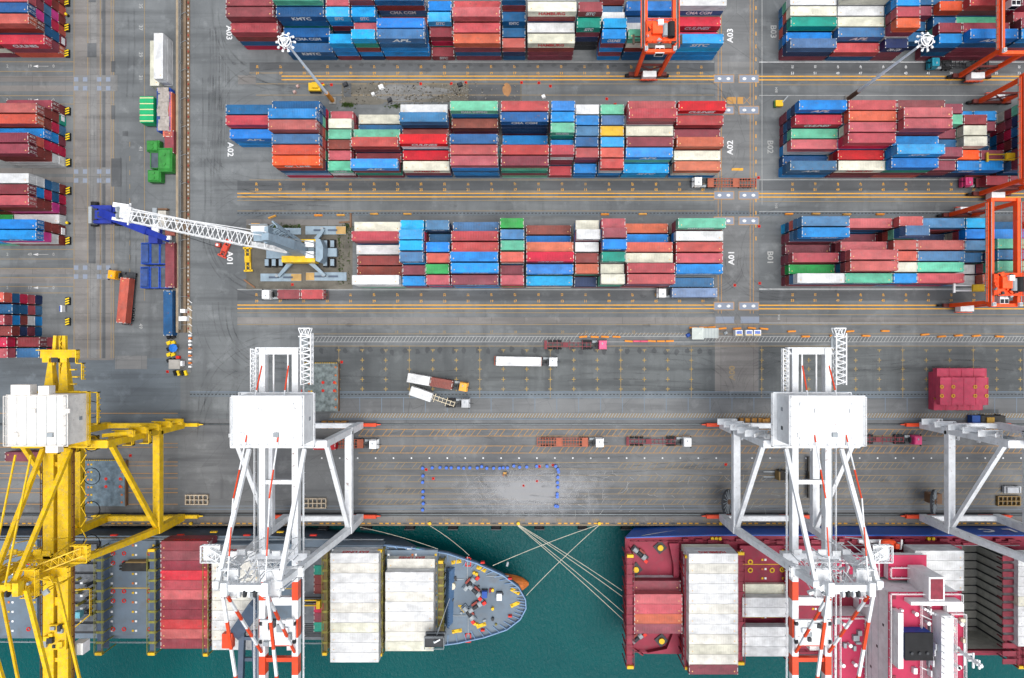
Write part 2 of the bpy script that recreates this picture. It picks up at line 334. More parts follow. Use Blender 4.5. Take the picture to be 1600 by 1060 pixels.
# gantry runways and lane lines
for y0, fr in ((119.5, 440), (302.5, 371), (477, 371)):
    hl(y0, fr, 1116, YLB, 1.7); hl(y0 + 5.5, fr, 1116, YLB, 1.7); hl(y0 + .3, 1186, 1900, YLB, 1.8); hl(y0 + 5.8, 1186, 1900, YLB, 1.8)
for yy, m_, a, b_ in ((131.5, YLF, 400, 1116), (149, YLF, 400, 1116), (133, YLF, 1186, 1900), (149.5, WHF, 1186, 1900), (97.5, WHM, 1186, 1900), (281, WHF, 1186, 1900), (452, WHM, 1186, 1900),
                      (313.5, YLF, 371, 1116), (330, YLF, 371, 1116), (315, YLF, 1186, 1900), (331, WHF, 1186, 1900), (452.5, WHF, 371, 1116), (489, YLF, 371, 1116), (492, YLF, 1186, 1900), (505, WHF, 1186, 1900), (507.5, YLF, 371, 1900),
                      (281.5, YLF, 390, 1116), (97.5, WHF, 700, 1116), (165, YLF, 400, 470), (299, YLF, 390, 1100), (114.5, YLF, 390, 1100)): hl(yy, a, b_, m_, .9)
rect(372, 118, 400, 132, CONCT, 2); rect(371, 496, 1900, 506, CONCT, 1); rect(371, 283, 1116, 298, CONCD, 1); rect(371, 455, 1116, 470, CONCD, 1); rect(390, 98, 1116, 112, CONCD, 1)
rect(1186, 98, 1900, 115, CONCD, 1); rect(1186, 283, 1900, 298, CONCD, 1); rect(1186, 455, 1900, 470, CONCD, 1); rect(297, 335, 371, 342, CONCT, 1)
for b in range(1, 41, 2):
    s_ = '%02d' % b
    x_ = 731 + 18.25 * (21 - b); gtext(s_, x_, 105, 3.6, 90, YLB); gtext(s_, x_, 115, 4.0, 0, YLB)
    x_ = 731.5 + 18.35 * (21 - b); gtext(s_, x_, 288, 3.6, 90, YLB); gtext(s_, x_, 297, 4.0, 0, YLB); gtext(s_, x_, 461, 3.6, 90, YLB); gtext(s_, x_, 471, 4.0, 0, YLB)
for i in range(14):
    s_ = '%02d' % (53 - 2 * i); x_ = 1238 + 35.4 * i
    for a, b_, m_ in ((105, 115, WHM), (288, 297, YLB), (461, 470, YLB)): gtext(s_, x_, a, 3.6, -90, m_); gtext(s_, x_, b_, 4.0, 0, m_)
for s_, x_, y_, r_, m_ in (('A03', 1141, 56, 90, WHM), ('A02', 1141, 231, 90, WHM), ('A01', 1143, 403, 90, WHM), ('A00', 1144, 583, 90, YLF), ('A03', 358, 52, -90, WHM), ('A02', 360, 234, -90, WHM), ('A01', 359, 404, -90, WHM),
                           ('B03', 1208, 50, -90, WHF), ('B02', 1203, 230, -90, WHF), ('B01', 1203, 403, -90, WHF)): gtext(s_, x_, y_, 9.5, r_, m_, bold=.03, sx=1.05)
for x_, y_ in ((1213, 141), (1213, 322), (1217, 496)): gtext('B04', x_, y_, 4, 90, WHF)
# slotted drains
for y_, a, b_ in ((333.5, 371, 1900), (616.5, 297, 1900)):
    rect(a, y_ - 3.5, b_, y_ + 4, CONCB, 2); x_ = a
    while x_ < 1700: hl(y_, x_, x_ + 3, DKL, 1.4, 4); x_ += 5.6
hl(612.5, 297, 1900, BLL, .9); hl(621.5, 525, 1900, BLL, 1.0)
# apron grid of crosses
rect(482, 541, 1117, 612, GRIDM, 1); rect(1186, 541, 1900, 612, GRIDM, 1)
for i in range(30):
    x_ = 529.5 + 36.7 * i
    if 1110 < x_ < 1190: continue
    for y_, l in ((547, 0), (563, 1), (577, 1), (593, 1), (608, 1)):
        vl(x_, y_ - (3.5 if l else 0), y_ + 3.5, YLG, 1.1, 4); hl(y_, x_ - 3, x_ + 3, YLG, 1.1, 5)
    if i % 3 == 0: vl(x_, 541, 622, YLF, .7, 3)
hl(541, 482, 1900, YLF, .9); hl(522, 480, 1900, YLF, .8); hl(534.5, 480, 1900, WHF, .8); hl(526, 480, 1900, WHF, .8)
hatch(482, 900, 526, 534.5, 5.5, WHF, 5, .9); hatch(1100, 1800, 526, 534.5, 5.5, WHF, 5, 1.0); hatch(900, 1100, 520, 526, 6, WHF, 5, .8)
for i in range(11): gtext('%d' % (13 + i), 620 + i * 37, 519, 4, 0, YLF)
# slabs, hatching and crane rails
rect(525, 624, 1900, 645, SLAB, 1)
for i in range(45): vl(528 + 34.2 * i, 622, 645, BLL, .9, 3)
rect(515, 645.5, 1900, 653.5, SLAB, 1); hatch(515, 1800, 646, 653, 4.6, YLF, 4, 1.3); hatch(517.3, 1800, 646, 653, 4.6, WHF, 4, 1.0); hl(655, 515, 1900, BLL, 1.2)
for yy in (663, 803.5):
    hl(yy, -700, 1900, DKL, 3.2 if yy < 700 else 5, 2)
rl = MB(); RAILM = mat('crane_rail_steel', '5C6468', rough=.4, metal=.6)
for yy in (663, 804): p = P(0, yy).y; rl.bb(-600, p - .09, .03, 600, p + .09, .16, RAILM)
struct(rl, 'crane_rails')
for y0, y1 in ((671, 681.5), (697, 708), (723, 733), (743, 753), (763, 772), (780, 788)):
    for a, b_, mm in ((300 if y0 > 690 else 515, 1600, YLF if y0 > 700 else YLW),):
        hl(y0, 560, b_ + 200, mm, .8); hl(y1, 560, b_ + 200, mm, .8)
        x_ = 560
        while x_ < 1700:
            if not (655 < x_ < 960 and y0 > 715) and rnd.random() > .12: quad([(x_, y1), (x_ + .9, y1), (x_ + 8.9, y0), (x_ + 8, y0)], mm, 3)
            x_ += 9.2
for yy in (646, 693, 699, 722, 728, 740, 747, 764, 770, 788): hl(yy, -300, 278, YLW, .9)
for i in range(46):
    quad([(475 + 28 * i + 1.3 * math.cos(-t_), 716 + 1.3 * math.sin(-t_)) for t_ in [i_ * .785 for i_ in range(8)]], WHM, 4)
hl(791, 282, 1900, BLL, .8); hl(796, 282, 1900, BLL, .8)
rect(-600, 808, 1900, 818.5, CONCT, 2)
for i in range(240): rect(-300 + i * 9.3, 817, -294.5 + i * 9.3, 819, YLB if i % 5 else CONCD, 4)
for i, x_ in enumerate(range(610, 1600, 58)): gtext('%d' % (1280 + i * 10), x_ + 30, 813, 4.5, 0, YLF)
# spilled powder on the quay, scuffs
def powder(x0, y0, x1, y1):
    m = bpy.data.materials.new('spilled_powder'); m.use_nodes = True; t = m.node_tree; N = t.nodes; L = t.links; bs = N['Principled BSDF']; bs.inputs['Base Color'].default_value = (.42, .43, .44, 1); bs.inputs['Roughness'].default_value = .95
    tc = N.new('ShaderNodeTexCoord'); gr = N.new('ShaderNodeTexGradient'); gr.gradient_type = 'QUADRATIC_SPHERE'; mp = N.new('ShaderNodeMapping'); mp.vector_type = 'TEXTURE'
    c = P((x0 + x1) / 2 - 14, (y0 + y1) / 2 + 2); mp.inputs['Location'].default_value = (c.x, c.y, 0); mp.inputs['Scale'].default_value = ((x1 - x0) / S / 1.55, (y1 - y0) / S / 1.3, 9)
    L.new(tc.outputs['Object'], mp.inputs[0]); L.new(mp.outputs[0], gr.inputs[0])
    n = N.new('ShaderNodeTexNoise'); n.inputs['Scale'].default_value = .22; n.inputs['Detail'].default_value = 9; n.inputs['Roughness'].default_value = .7; n.inputs['Distortion'].default_value = 1.2; L.new(tc.outputs['Object'], n.inputs['Vector'])
    a = N.new('ShaderNodeMath'); a.operation = 'MULTIPLY_ADD'; L.new(n.outputs['Fac'], a.inputs[0]); a.inputs[1].default_value = 1.3; L.new(gr.outputs['Fac'], a.inputs[2])
    r = N.new('ShaderNodeMapRange'); r.inputs[1].default_value = .66; r.inputs[2].default_value = 1.25; r.inputs[4].default_value = .5; L.new(a.outputs[0], r.inputs[0])
    g2 = N.new('ShaderNodeMapRange'); g2.inputs[1].default_value = 0; g2.inputs[2].default_value = .12; L.new(gr.outputs['Fac'], g2.inputs[0]); mm = N.new('ShaderNodeMath'); mm.operation = 'MULTIPLY'; L.new(r.outputs[0], mm.inputs[0]); L.new(g2.outputs[0], mm.inputs[1]); L.new(mm.outputs[0], bs.inputs['Alpha'])
    rect(x0 - 20, y0, x1 + 30, y1, m, 7)
def blob(cx, cy, rx, ry, m, lay, seed, n=28, rough=.25):
    r2 = random.Random(seed); ph = [r2.random() * 6.3 for _ in range(5)]
    quad([(cx + rx * (1 + rough * sum(math.sin(j * a + ph[j - 1]) / j for j in range(1, 6)) * .5) * math.cos(a), cy + ry * (1 + rough * sum(math.cos(j * a + ph[j - 1]) / j for j in range(1, 6)) * .5) * math.sin(a)) for a in [-6.2832 * i / n for i in range(n)]], m, lay)
powder(700, 724, 985, 808)
sc = random.Random(5); 
for i in range(170):
    x_ = sc.uniform(740, 1290) if i % 3 else sc.uniform(740, 930); y_ = sc.uniform(735, 800); a = sc.uniform(0, 3.14); l = sc.uniform(2, 8); pts = []
    for j in range(4): pts.append((x_, y_)); x_ += l * math.cos(a) * .6; y_ += l * math.sin(a) * .6; a += sc.uniform(-.5, .5)
    for p_, q_ in zip(pts, pts[1:]):
        dx, dy = q_[0] - p_[0], q_[1] - p_[1]; ll = math.hypot(dx, dy) + 1e-6; nx, ny = -dy / ll * .2, dx / ll * .2
        quad([(p_[0] + nx, p_[1] + ny), (q_[0] + nx, q_[1] + ny), (q_[0] - nx, q_[1] - ny), (p_[0] - nx, p_[1] - ny)], WHF, 6)
for i in range(34):   # dark oil patches under the stacking bays
    x_ = 505 + 18.4 * (i % 38); blob(x_ + sc.uniform(-3, 3), 548 + sc.uniform(-2, 3), 3.6, 4.5, OILD, 2 if i % 2 else 3, i, rough=.5)
for i in range(26): blob(505 + 19 * i + sc.uniform(-3, 3), sc.uniform(101, 104), 4, 2.2, OILD, 3, i + 90, rough=.5)
def tyre_material():
    m = bpy.data.materials.new('tyre_mark'); m.use_nodes = True; t = m.node_tree; N = t.nodes; L = t.links; bs = N['Principled BSDF']; bs.inputs['Base Color'].default_value = (.035, .036, .038, 1); bs.inputs['Roughness'].default_value = .8
    tc = N.new('ShaderNodeTexCoord'); n = N.new('ShaderNodeTexNoise'); n.inputs['Scale'].default_value = .3; n.inputs['Detail'].default_value = 6; L.new(tc.outputs['Object'], n.inputs['Vector'])
    r = N.new('ShaderNodeMapRange'); r.inputs[1].default_value = .35; r.inputs[2].default_value = .7; r.inputs[4].default_value = .24; L.new(n.outputs['Fac'], r.inputs[0]); L.new(r.outputs[0], bs.inputs['Alpha']); return m
TYRE = tyre_material(); tr = random.Random(77)
def track(pts, wd=1.5):
    for o_ in (-4.6, 4.6):
        pp = []
        for i, p_ in enumerate(pts):
            a = pts[max(0, i - 1)]; b = pts[min(len(pts) - 1, i + 1)]; dx, dy = b[0] - a[0], b[1] - a[1]; l = math.hypot(dx, dy) + 1e-6; pp.append((p_[0] - dy / l * o_, p_[1] + dx / l * o_, -dy / l, dx / l))
        for u, v in zip(pp, pp[1:]): quad([(u[0] + u[2] * wd / 2, u[1] + u[3] * wd / 2), (v[0] + v[2] * wd / 2, v[1] + v[3] * wd / 2), (v[0] - v[2] * wd / 2, v[1] - v[3] * wd / 2), (u[0] - u[2] * wd / 2, u[1] - u[3] * wd / 2)], TYRE, 7)
def curve(p0, c, p1, n=12): return [((1 - t_) ** 2 * p0[0] + 2 * t_ * (1 - t_) * c[0] + t_ * t_ * p1[0], (1 - t_) ** 2 * p0[1] + 2 * t_ * (1 - t_) * c[1] + t_ * t_ * p1[1]) for t_ in [i / n for i in range(n + 1)]]
for i in range(17):
    y_ = tr.choice((106, 142, 290, 322, 462, 514, 570, 600)) + tr.uniform(-6, 6); x_ = tr.uniform(310, 360); up = tr.choice((-1, 1)); track(curve((470 + tr.uniform(-40, 60), y_), (x_, y_), (x_, y_ + up * tr.uniform(60, 130))), tr.uniform(1.0, 2.2))
for i in range(16):
    y_ = tr.choice((106, 142, 290, 322, 462, 560)) + tr.uniform(-5, 5); x_ = tr.uniform(1128, 1172); s_ = tr.choice((-1, 1)); track(curve((x_ + s_ * tr.uniform(60, 110), y_), (x_, y_), (x_, y_ + tr.choice((-1, 1)) * tr.uniform(40, 80))), tr.uniform(1, 2))
for i in range(26):
    y_ = tr.uniform(545, 610) if i % 2 else tr.uniform(670, 795); x_ = tr.uniform(320, 1500); track(curve((x_, y_), (x_ + 60, y_ + tr.uniform(-12, 12)), (x_ + tr.uniform(90, 190), y_ + tr.uniform(-14, 14))), tr.uniform(1, 2))
for i in range(14): x_ = tr.choice((200, 147, 330, 345)) + tr.uniform(-9, 9); y_ = tr.uniform(0, 420); track([(x_, y_), (x_ + 1, y_ + 60), (x_ - 2, y_ + 140)], tr.uniform(1.5, 3))
for i in range(40): blob(tr.uniform(300, 1500), tr.choice((106, 322, 462, 514, 580, 690, 760)) + tr.uniform(-8, 8), tr.uniform(2, 9), tr.uniform(1.5, 4), TYRE, 7, i + 300, rough=.6)
# torn-up ground beside the lighting mast, crane parking plot
rect(534, 130, 815, 160, DIRT, 2); blob(640, 146, 60, 12, CONC, 3, 11, rough=.5); rect(537, 131, 549, 152, CONCD, 4); rect(732, 130, 813, 157, CONCD, 3)
blob(792, 141, 7, 10, mat('orange_mud', 'A87848', var=.2), 4, 12); blob(560, 160, 40, 4, DIRT, 3, 14, rough=.5)
rect(385, 343, 551, 452, DIRT, 1); rect(385, 343, 551, 352, CONCT, 2); rect(297, 0, 371, 620, ASPH, 1)
rect(1530, 640, 1560, 652, CONCD, 2)
for (nm, lay), mb in LAY.items():
    o = struct(mb, 'yard_marking' if 'marking' in nm or 'joint' in nm or 'slot' in nm or 'pad' in nm else 'paving')
# weeds on the crane plot
gm = mat('weed_green', '4E6A2A', var=.3, f=.6); g = MB()
for i in range(700):
    if i < 300: x_, y_ = sc.uniform(420, 470), sc.gauss(355, 2)
    elif i < 520: x_, y_ = sc.choice((530, 531, 536, 545)) + sc.gauss(0, 1.2), sc.uniform(365, 445)
    else: x_, y_ = sc.gauss(542, 5), sc.gauss(356, 4)
    p = P(x_, y_); a = sc.uniform(0, 6.3); h = sc.uniform(.15, .5); d = .28
    g.add([(p.x - d * math.cos(a), p.y - d * math.sin(a), .06), (p.x + d * math.cos(a), p.y + d * math.sin(a), .06), (p.x + .2 * math.sin(a), p.y + .2 * math.cos(a), .06 + h)], [(0, 1, 2)], gm)
for i in range(260):
    x_, y_ = (sc.gauss(544, 5), sc.gauss(165, 2)) if i % 2 else (sc.gauss(625, 8), sc.gauss(167, 1.2)); p = P(x_, y_); a = sc.uniform(0, 6.3)
    g.add([(p.x - .3 * math.cos(a), p.y - .3 * math.sin(a), .06), (p.x + .3 * math.cos(a), p.y + .3 * math.sin(a), .06), (p.x + .2, p.y + .2, .5)], [(0, 1, 2)], gm)
tag(g.build('weeds'), 'green weeds growing through the crane plot and torn ground', 'weeds', kind='stuff')

# ------------------------------------------------------------------ containers
DOTM = mat('handling_mark', 'E8B870', var=.2)
CL = {4: 12.19, 2: 6.06}; CW = 2.44
def container_geo(L, h):
    """corrugated body, centred on x,y, bottom at 0"""
    m = MB(); A = 'body'; W = CW / 2; X = L / 2
    e = .12
    for sx in (-1, 1):
        for sy in (-1, 1):
            m.bb(sx * X, sy * W, 0, sx * (X - e), sy * (W - e), h, A)
    for sy in (-1, 1): m.bb(-X + e, sy * W, h - .12, X - e, sy * (W - .08), h, A); m.bb(-X + e, sy * W, 0, X - e, sy * (W - .08), .16, A)
    for sx in (-1, 1): m.bb(sx * X, -W + e, h - .14, sx * (X - .1), W - e, h, A); m.bb(sx * X, -W + e, 0, sx * (X - .1), W - e, .16, A)
    n = 2 * round((L - .3) / .42); d = .055
    xs = [-X + .12 + (L - .24) * i / n for i in range(n + 1)]
    for sy in (-1, 1):
        vs = []
        for i, x_ in enumerate(xs): y_ = sy * (W - (.01 if i % 2 else .01 + d)); vs += [(x_, y_, .14), (x_, y_, h - .1)]
        m.add(vs, [((2 * i, 2 * i + 2, 2 * i + 3, 2 * i + 1) if sy < 0 else (2 * i, 2 * i + 1, 2 * i + 3, 2 * i + 2)) for i in range(n)], A)
    vs = []
    for i, x_ in enumerate(xs): z_ = h - (.015 if i % 2 else .045); vs += [(x_, -W + .07, z_), (x_, W - .07, z_)]
    m.add(vs, [(2 * i, 2 * i + 2, 2 * i + 3, 2 * i + 1) for i in range(n)], A)
    if L > 8:
        for sx in (-1, 1): m.bb(sx * (X - .75), -.62, h - .012, sx * (X - 1.0), -.36, h + .004, 'dot')
    for sx in (-1, 1): m.bb(sx * (X - .06), -.5, h - .01, sx * (X - .2), .42, h + .005, 'cast')
    ny = 10
    for sx in (-1, 1):
        vs = []
        for i in range(ny + 1): y_ = -W + .1 + (CW - .2) * i / ny; x_ = sx * (X - (.03 if i % 2 else .08)); vs += [(x_, y_, .14), (x_, y_, h - .12)]
        m.add(vs, [((2 * i, 2 * i + 2, 2 * i + 3, 2 * i + 1) if sx > 0 else (2 * i, 2 * i + 1, 2 * i + 3, 2 * i + 2)) for i in range(ny)], A)
    m.bb(-X + .1, -W + .1, .05, X - .1, W - .1, .12, A)
    for sx in (-1, 1):
        for sy in (-1, 1):
            for z0 in (0, h - .12): m.bb(sx * (X + .005), sy * (W + .005), z0 - .004, sx * (X - .2), sy * (W - .18), z0 + .124, 'cast')
    return m
GEO = {}
def geo(L4, h):
    key = (L4, round(h, 2))
    if key not in GEO: GEO[key] = container_geo(CL[L4], h)
    return GEO[key]
MESHC = {}
def cmesh(L4, h):
    key = (L4, round(h, 2))
    if key not in MESHC:
        gg = geo(L4, h); me = bpy.data.meshes.new('container_body'); me.from_pydata(gg.v, [], gg.f)
        for nm_ in gg.mats: me.materials.append({'body': paint('r'), 'cast': STEEL, 'dot': DOTM}[nm_])
        me.polygons.foreach_set('material_index', gg.m); me.update(); MESHC[key] = me
    return MESHC[key]
DOORM = {}
def door_mesh(h):
    h = round(h, 2)
    if h not in DOORM:
        m = MB(); pm = paint('r')
        for sy in (-1, 1): m.bb(-.045, sy * .02, .18, .0, sy * 1.06, h - .2, pm)
        for yy in (-.8, -.35, .35, .8): m.bb(0, yy - .035, .12, .05, yy + .035, h - .14, STEEL)
        for yy, z_, w_, hh in ((.55, h * .72, .34, .22), (.55, h * .56, .3, .12), (-.6, h * .74, .25, .2), (-.55, h * .3, .2, .12), (.6, h * .25, .14, .3)): m.bb(.003, yy - w_ / 2, z_ - hh / 2, .012, yy + w_ / 2, z_ + hh / 2, LETW)
        DOORM[h] = m.mesh('door')
    return DOORM[h]
LETM = {}
def let_mesh(s, m, width):
    key = (s, m.name, round(width, 1))
    if key not in LETM:
        b = MB(); v, f = text_mesh(s, .045, .25 if s in ('SITC', 'CULINES', 'APL') else 0); xs = [p[0] for p in v]; sx = width / (max(xs) - min(xs)); sz = 1.55
        b.add([(p[0] * sx, -.0, p[1] * sz) for p in v], f, m); LETM[key] = b.mesh('lettering')
    return LETM[key]
CONT = []   # every container: dict(c=(x,y,z), L, h, rz, ch, pos fields)
def cadd(x, y, z, L4, h, ch, label, rz=0., side=0, txt=None, solo=False): CONT.append(dict(x=x, y=y, z=z, L=L4, h=h, ch=ch, label=label, rz=rz, side=side, txt=txt, solo=solo, vis=0))
HID = 'mubrnsgiBok'
LOGO2 = dict(b='KMTC', B='APL', s='CMA CGM', c='SITC', n='CMA CGM', w='COSCO')
LOGO = dict(c='SITC', n='CMA CGM', b='CMA CGM', B='CULINES', g='KIARA SHIPPING', t='SITC', k='CULINES', w='COSCO', i='HAMBURG', m='SITC', O='GK LINE', s='APL')
def block(name, south, pitch, h, cols, south_names='row'):
    crnd = random.Random(name); nc = len(cols)
    grid = {}
    for ci, (cx, L4, spec) in enumerate(cols):
        for ri, sp in enumerate(spec.split(',')):
            if sp.strip() == '-': continue
            n = int(sp[0]); chs = sp[1:]
            grid[(ci, ri)] = (n, chs)
    for (ci, ri), (n, chs) in grid.items():
        cx, L4, _ = cols[ci]; p = P(cx, south - pitch * (5 - ri) - 14.1 / 2)
        jx = crnd.uniform(-.12, .12)
        below = grid.get((ci, ri + 1), (0, ''))[0]
        for t_ in range(n):
            ti = n - 1 - t_     # from top
            ch = chs[ti] if ti < len(chs) else crnd.choice(HID if ti > 0 else 'r')
            posn = ('topping', 'second from top in', 'third from top in', 'fourth from top in', 'fifth from top in', 'sixth from top in')[ti]
            lab = f'{PAL[ch][0]} container {posn} stack {NUM[ci]} from west, row {NUM[5 - ri]} from quay, {name}'
            if len(lab.split()) > 16: lab = lab.replace(' from top in stack', ' down, stack')
            txt = (LOGO if (ri + ci) % 2 else LOGO2).get(ch, LOGO.get(ch)) if (t_ >= below and crnd.random() < .75) else None
            if ch == 'm' and crnd.random() < .6: txt = None
            cadd(p.x + jx + crnd.uniform(-.05, .05), p.y + crnd.uniform(-.04, .04), t_ * h + .05, L4, h - .03, ch, lab, side=-1, txt=txt)
def a3(b): return 731 + 18.25 * (21 - b)
def a2(b): return 543 + 18.45 * (31 - b)
def a1(b): return 618 + 18.35 * (27 - b)
block('block A03', 94.5, 16.0, 2.68, [(a3(b), l, s) for b, l, s in (
    (38, 4, '-,-,5mm,5mm,4rubk,-'), (34, 4, '-,-,6gb,5bbt,3bb,2bb'), (31, 2, '-,-,5rc,5cBmb,-,4cBBm'), (29, 2, '-,5m,6u,5cBn,4r,5ctuBn'), (26, 4, '-,-,6bus,3u,5Bb,5sbBBu'),
    (23, 2, '-,-,4B,4cub,3mk,1m'), (20, 4, '-,-,4r,5ru,4r,4ombm'), (17, 2, '-,-,6bu,4bbu,3b,3onb'), (14, 4, '-,-,6w,6iu,4w,4iumm'), (11, 2, '-,-,-,6mt,5tmnxx,-'),
    (9, 2, '-,4ou,3s,4w,5c,5BmBmB'), (6, 4, '-,-,4Bb,3s,4w,5giubb'), (2, 4, '-,-,5wsib,3km,2k,4ccBB'))])
block('block A02', 278, 15.9, 2.64, [(a2(b), l, s) for b, l, s in (
    (38, 4, '4b,4rm,3BBB,-,-,-'), (34, 4, '5bbkg,6Bbgrmu,6rmogkb,5sorgb,5oogkm,5OubSk'), (31, 2, '2r,3iro,3gm,3u,3rm,3gwm'), (28, 4, '1i,1b,3g,4rmb,2m,4Bmtm'),
    (24, 4, '4w,5sbu,3u,5kwb,3k,3imb'), (20, 4, '5gBb,3um,1b,5b,5r,5rBbBb'), (16, 4, '5r,5bnnnm,1B,1b,5r,5mgtmg'), (13, 2, '5B,5B,5gtn,3B,5rwmm,1r'), (11, 2, '4w,4B,4s,4b,4rmn,2BB'),
    (9, 2, '4g,4s,4y,4c,4o,4rwBb'), (6, 4, '5r,6rmw,4i,4m,4Bg,2cc'), (2, 4, '5kw,4rm,3m,4ou,3i,3oiB'))])
block('block A01', 450, 16.2, 2.68, [(a1(b), l, s) for b, l, s in (
    (28, 4, '3i,4rm,2w,2u,2u,4www'), (25, 2, '4c,5ck,5ck,5sc,3m,3Bmm'), (23, 2, '4sn,2b,4Bm,4o,4G,4rsk'), (20, 4, '3s,4r,4r,5Bb,5B,4mcm'), (17, 2, '5G,5s,5g,5oi,3m,4rkG'),
    (14, 4, '1u,1B,4o,5k,4B,3cm'), (11, 2, '4i,5w,4w,4u,4ot,2nm'), (9, 2, '5r,6mB,6Bum,5tw,4i,5itg'), (6, 4, '2o,2B,4o,4i,5rm,5rbm'), (2, 4, '5gm,4w,4r,4r,4Bi,1s'))])
def bb_(west, i, l): return west + 35.4 * i + (34.7 if l == 4 else 17.2)
block('block B01', 447.5, 16.2, 2.78, [(bb_(1220, i, l), l, s) for i, l, s in (
    (0, 4, '5ssobc,5Bbsmm,1m,3rmm,2Gm,4wsum'), (2, 4, '4rbb,1m,3rmb,5rmb,5rmb,4gbm'), (4, 2, '5rm,6sb,4r,4o,4i,4B'), (5, 4, '4s,1n,4rm,4sb,4gt,4rm'), (7, 2, '4c,4B,4s,3b,2w,2w'),
    (8, 4, '2b,4B,5gt,5sn,5gt,3o'), (10, 4, '4b,3m,4b,3n,4m,4B'))])
block('block B02', 278, 15.9, 2.78, [(bb_(1217, i, l), l, s) for i, l, s in (
    (0, 4, '5Bnbmm,4knbm,3gbm,3rwB,1b,3sb'), (2, 4, '5rmmub,5o,5r,5rk,3k,3iu'), (4, 4, '5m,6rmm,6rmm,4B,5cBB,4Btm'), (6, 2, '4m,4g,3m,3b,4mwm,3mm'), (7, 2, '2B,4mb,4ig,4im,3Ok,3Bn'),
    (8, 2, '2B,2m,1n,1b,3m,3Bb'), (9.3, 4, '5ngm,5bn,5nb,5mn,5Gm,5bm'))])
block('block B03', 95, 16.0, 2.74, [(bb_(1217, i, l), l, s) for i, l, s in (
    (0, 4, '-,3w,3i,3t,2B,3snm'), (2, 4, '-,4iw,3w,3i,3sn,2rb'), (4, 2, '-,4B,5Bb,5rm,5omwBb,3nmm'), (5, 2, '-,3b,3m,2b,2b,-'), (6, 2, '-,3b,4ob,3b,4m,4Bnbm'), (7, 4, '-,-,5rm,3g,4m,5Bbmmm'), (9.1, 4, '-,5s,5m,4r,5m,5Bb'))])
block('northwest gate block', 90.2, 15.8, 2.85, [(-2.5, 4, '4m,4m,4u,4m,4m,4mu'), (68.8, 4, '5unnuu,5umkuo,5rmspu,5bpbko,5oubbm,3kmo')])
block('upper gate block', 262, 16.0, 2.85, [(-2.5, 4, '-,4m,4u,4m,4m,-'), (68.8, 4, '2mm,4ruut,4ouks,3BBm,5mokkk,5muuww')])
block('middle gate block', 384, 15.8, 2.85, [(-2.5, 4, '4w,4m,4u,1G,4B,2B'), (68.8, 4, '5wwbsu,5mBkbk,5ruupm,1w,4Buuu,4Bpwu')])
block('lower gate block', 558, 16.3, 2.75, [(24, 4, '-,-,-,-,4k,4r'), (31.3, 4, '5obkrn,4bbrsb,5rBuwB,4unmb,-,-'), (78, 2, '-,-,-,-,3mrr,3bkb')])

# ------------------------------------------------------------------ ship cargo (top faces measured in the photo, built at their own height)
def ship_rows(who, x0, y0, ztop, spec, L4=4, h=2.62, base=None, txt=None, label_extra=''):
    """spec: list of (colours top-down) for each row seawards, first row at photo y0"""
    crnd = random.Random(who + str(x0)); a = P(x0, y0, ztop)
    for i, sp in enumerate(spec):
        if sp == '-': continue
        n = len(sp)
        dz = 0
        if sp[0] == '_': dz = sp.count('_'); sp = sp.strip('_'); n = len(sp)
        for t_, ch in enumerate(sp):
            z0 = ztop - (t_ + 1 + dz) * h
            posn = ('topping', 'second down in', 'third down in', 'fourth down in')[min(t_, 3)]
            lab = f'{PAL[ch][0]} container {posn} row {NUM[i]} from quay, {who}'
            cadd(a.x + CL[L4] / 2 + crnd.uniform(-.04, .04), a.y - 1.22 - i * 2.5, z0, L4, h - .03, ch, lab, side=1, txt=(txt if i == 0 else None))
ship_rows('maroon deck stack of grey ship', 250.5, 846, 13.0, ['mm', 'mm', 'mm', 'km', 'rm', 'rm', 'mm', 'mm', 'km', 'rm', 'mm'], txt='EAS LINES')
ship_rows('white stack beneath second crane', 331, 862, 14.6, ['ww', 'Iw', 'Iw', 'ww', 'Iw', 'Iw', 'ww', 'ww', 'Iw', 'ww'], txt='EAS LINES')
ship_rows('forward white stack of grey ship', 516, 865, 15.6, ['ww', 'Iw', 'ww', 'ww', 'ww', 'Iw', 'ww', 'iw', 'ww', 'ww', 'ww'], txt='EAS LINES')
ship_rows('foremost white stack of grey ship', 602, 879, 14.8, ['_I', 'ww', 'ww', 'Iw', 'ww', 'ww', 'Iw', 'Iw', 'iw'], txt='EAS LINES')
ship_rows('hold stack aft of white rows', 490, 884, 7.5, ['tm', 'um', 'um', '-', 'kt', 'm', 't'], L4=2, txt=None)
ship_rows('aft red stack of blue ship', 991, 929, 15.0, ['_mw', 'rm', 'rm', 'om', 'mm'][1:], txt=None)
ship_rows('aft low row of blue ship', 989, 908, 12.4, ['mw'])
ship_rows('tall white stack of blue ship', 1076.5, 865.5, 18.2, ['wwi', 'Iww', 'www', 'www', 'www', 'Iww', 'www', 'www', 'Iww', 'iww', 'Iww', 'mww'], txt='HAMBURG')
ship_rows('midship white stack of blue ship', 1160, 919, 13.6, ['_i', 'w', 'w', '-', 'w', 'w', 'w'])
ship_rows('white stack ahead of bridge tower', 1430, 861, 17.5, ['ww', 'ww', 'ww', 'ww'])
ship_rows('forward edge stack of blue ship', 1591, 870, 17.0, ['ww', 'ww', 'ww', 'ww', 'iw', 'ww', 'ww', 'ww', 'ww'])
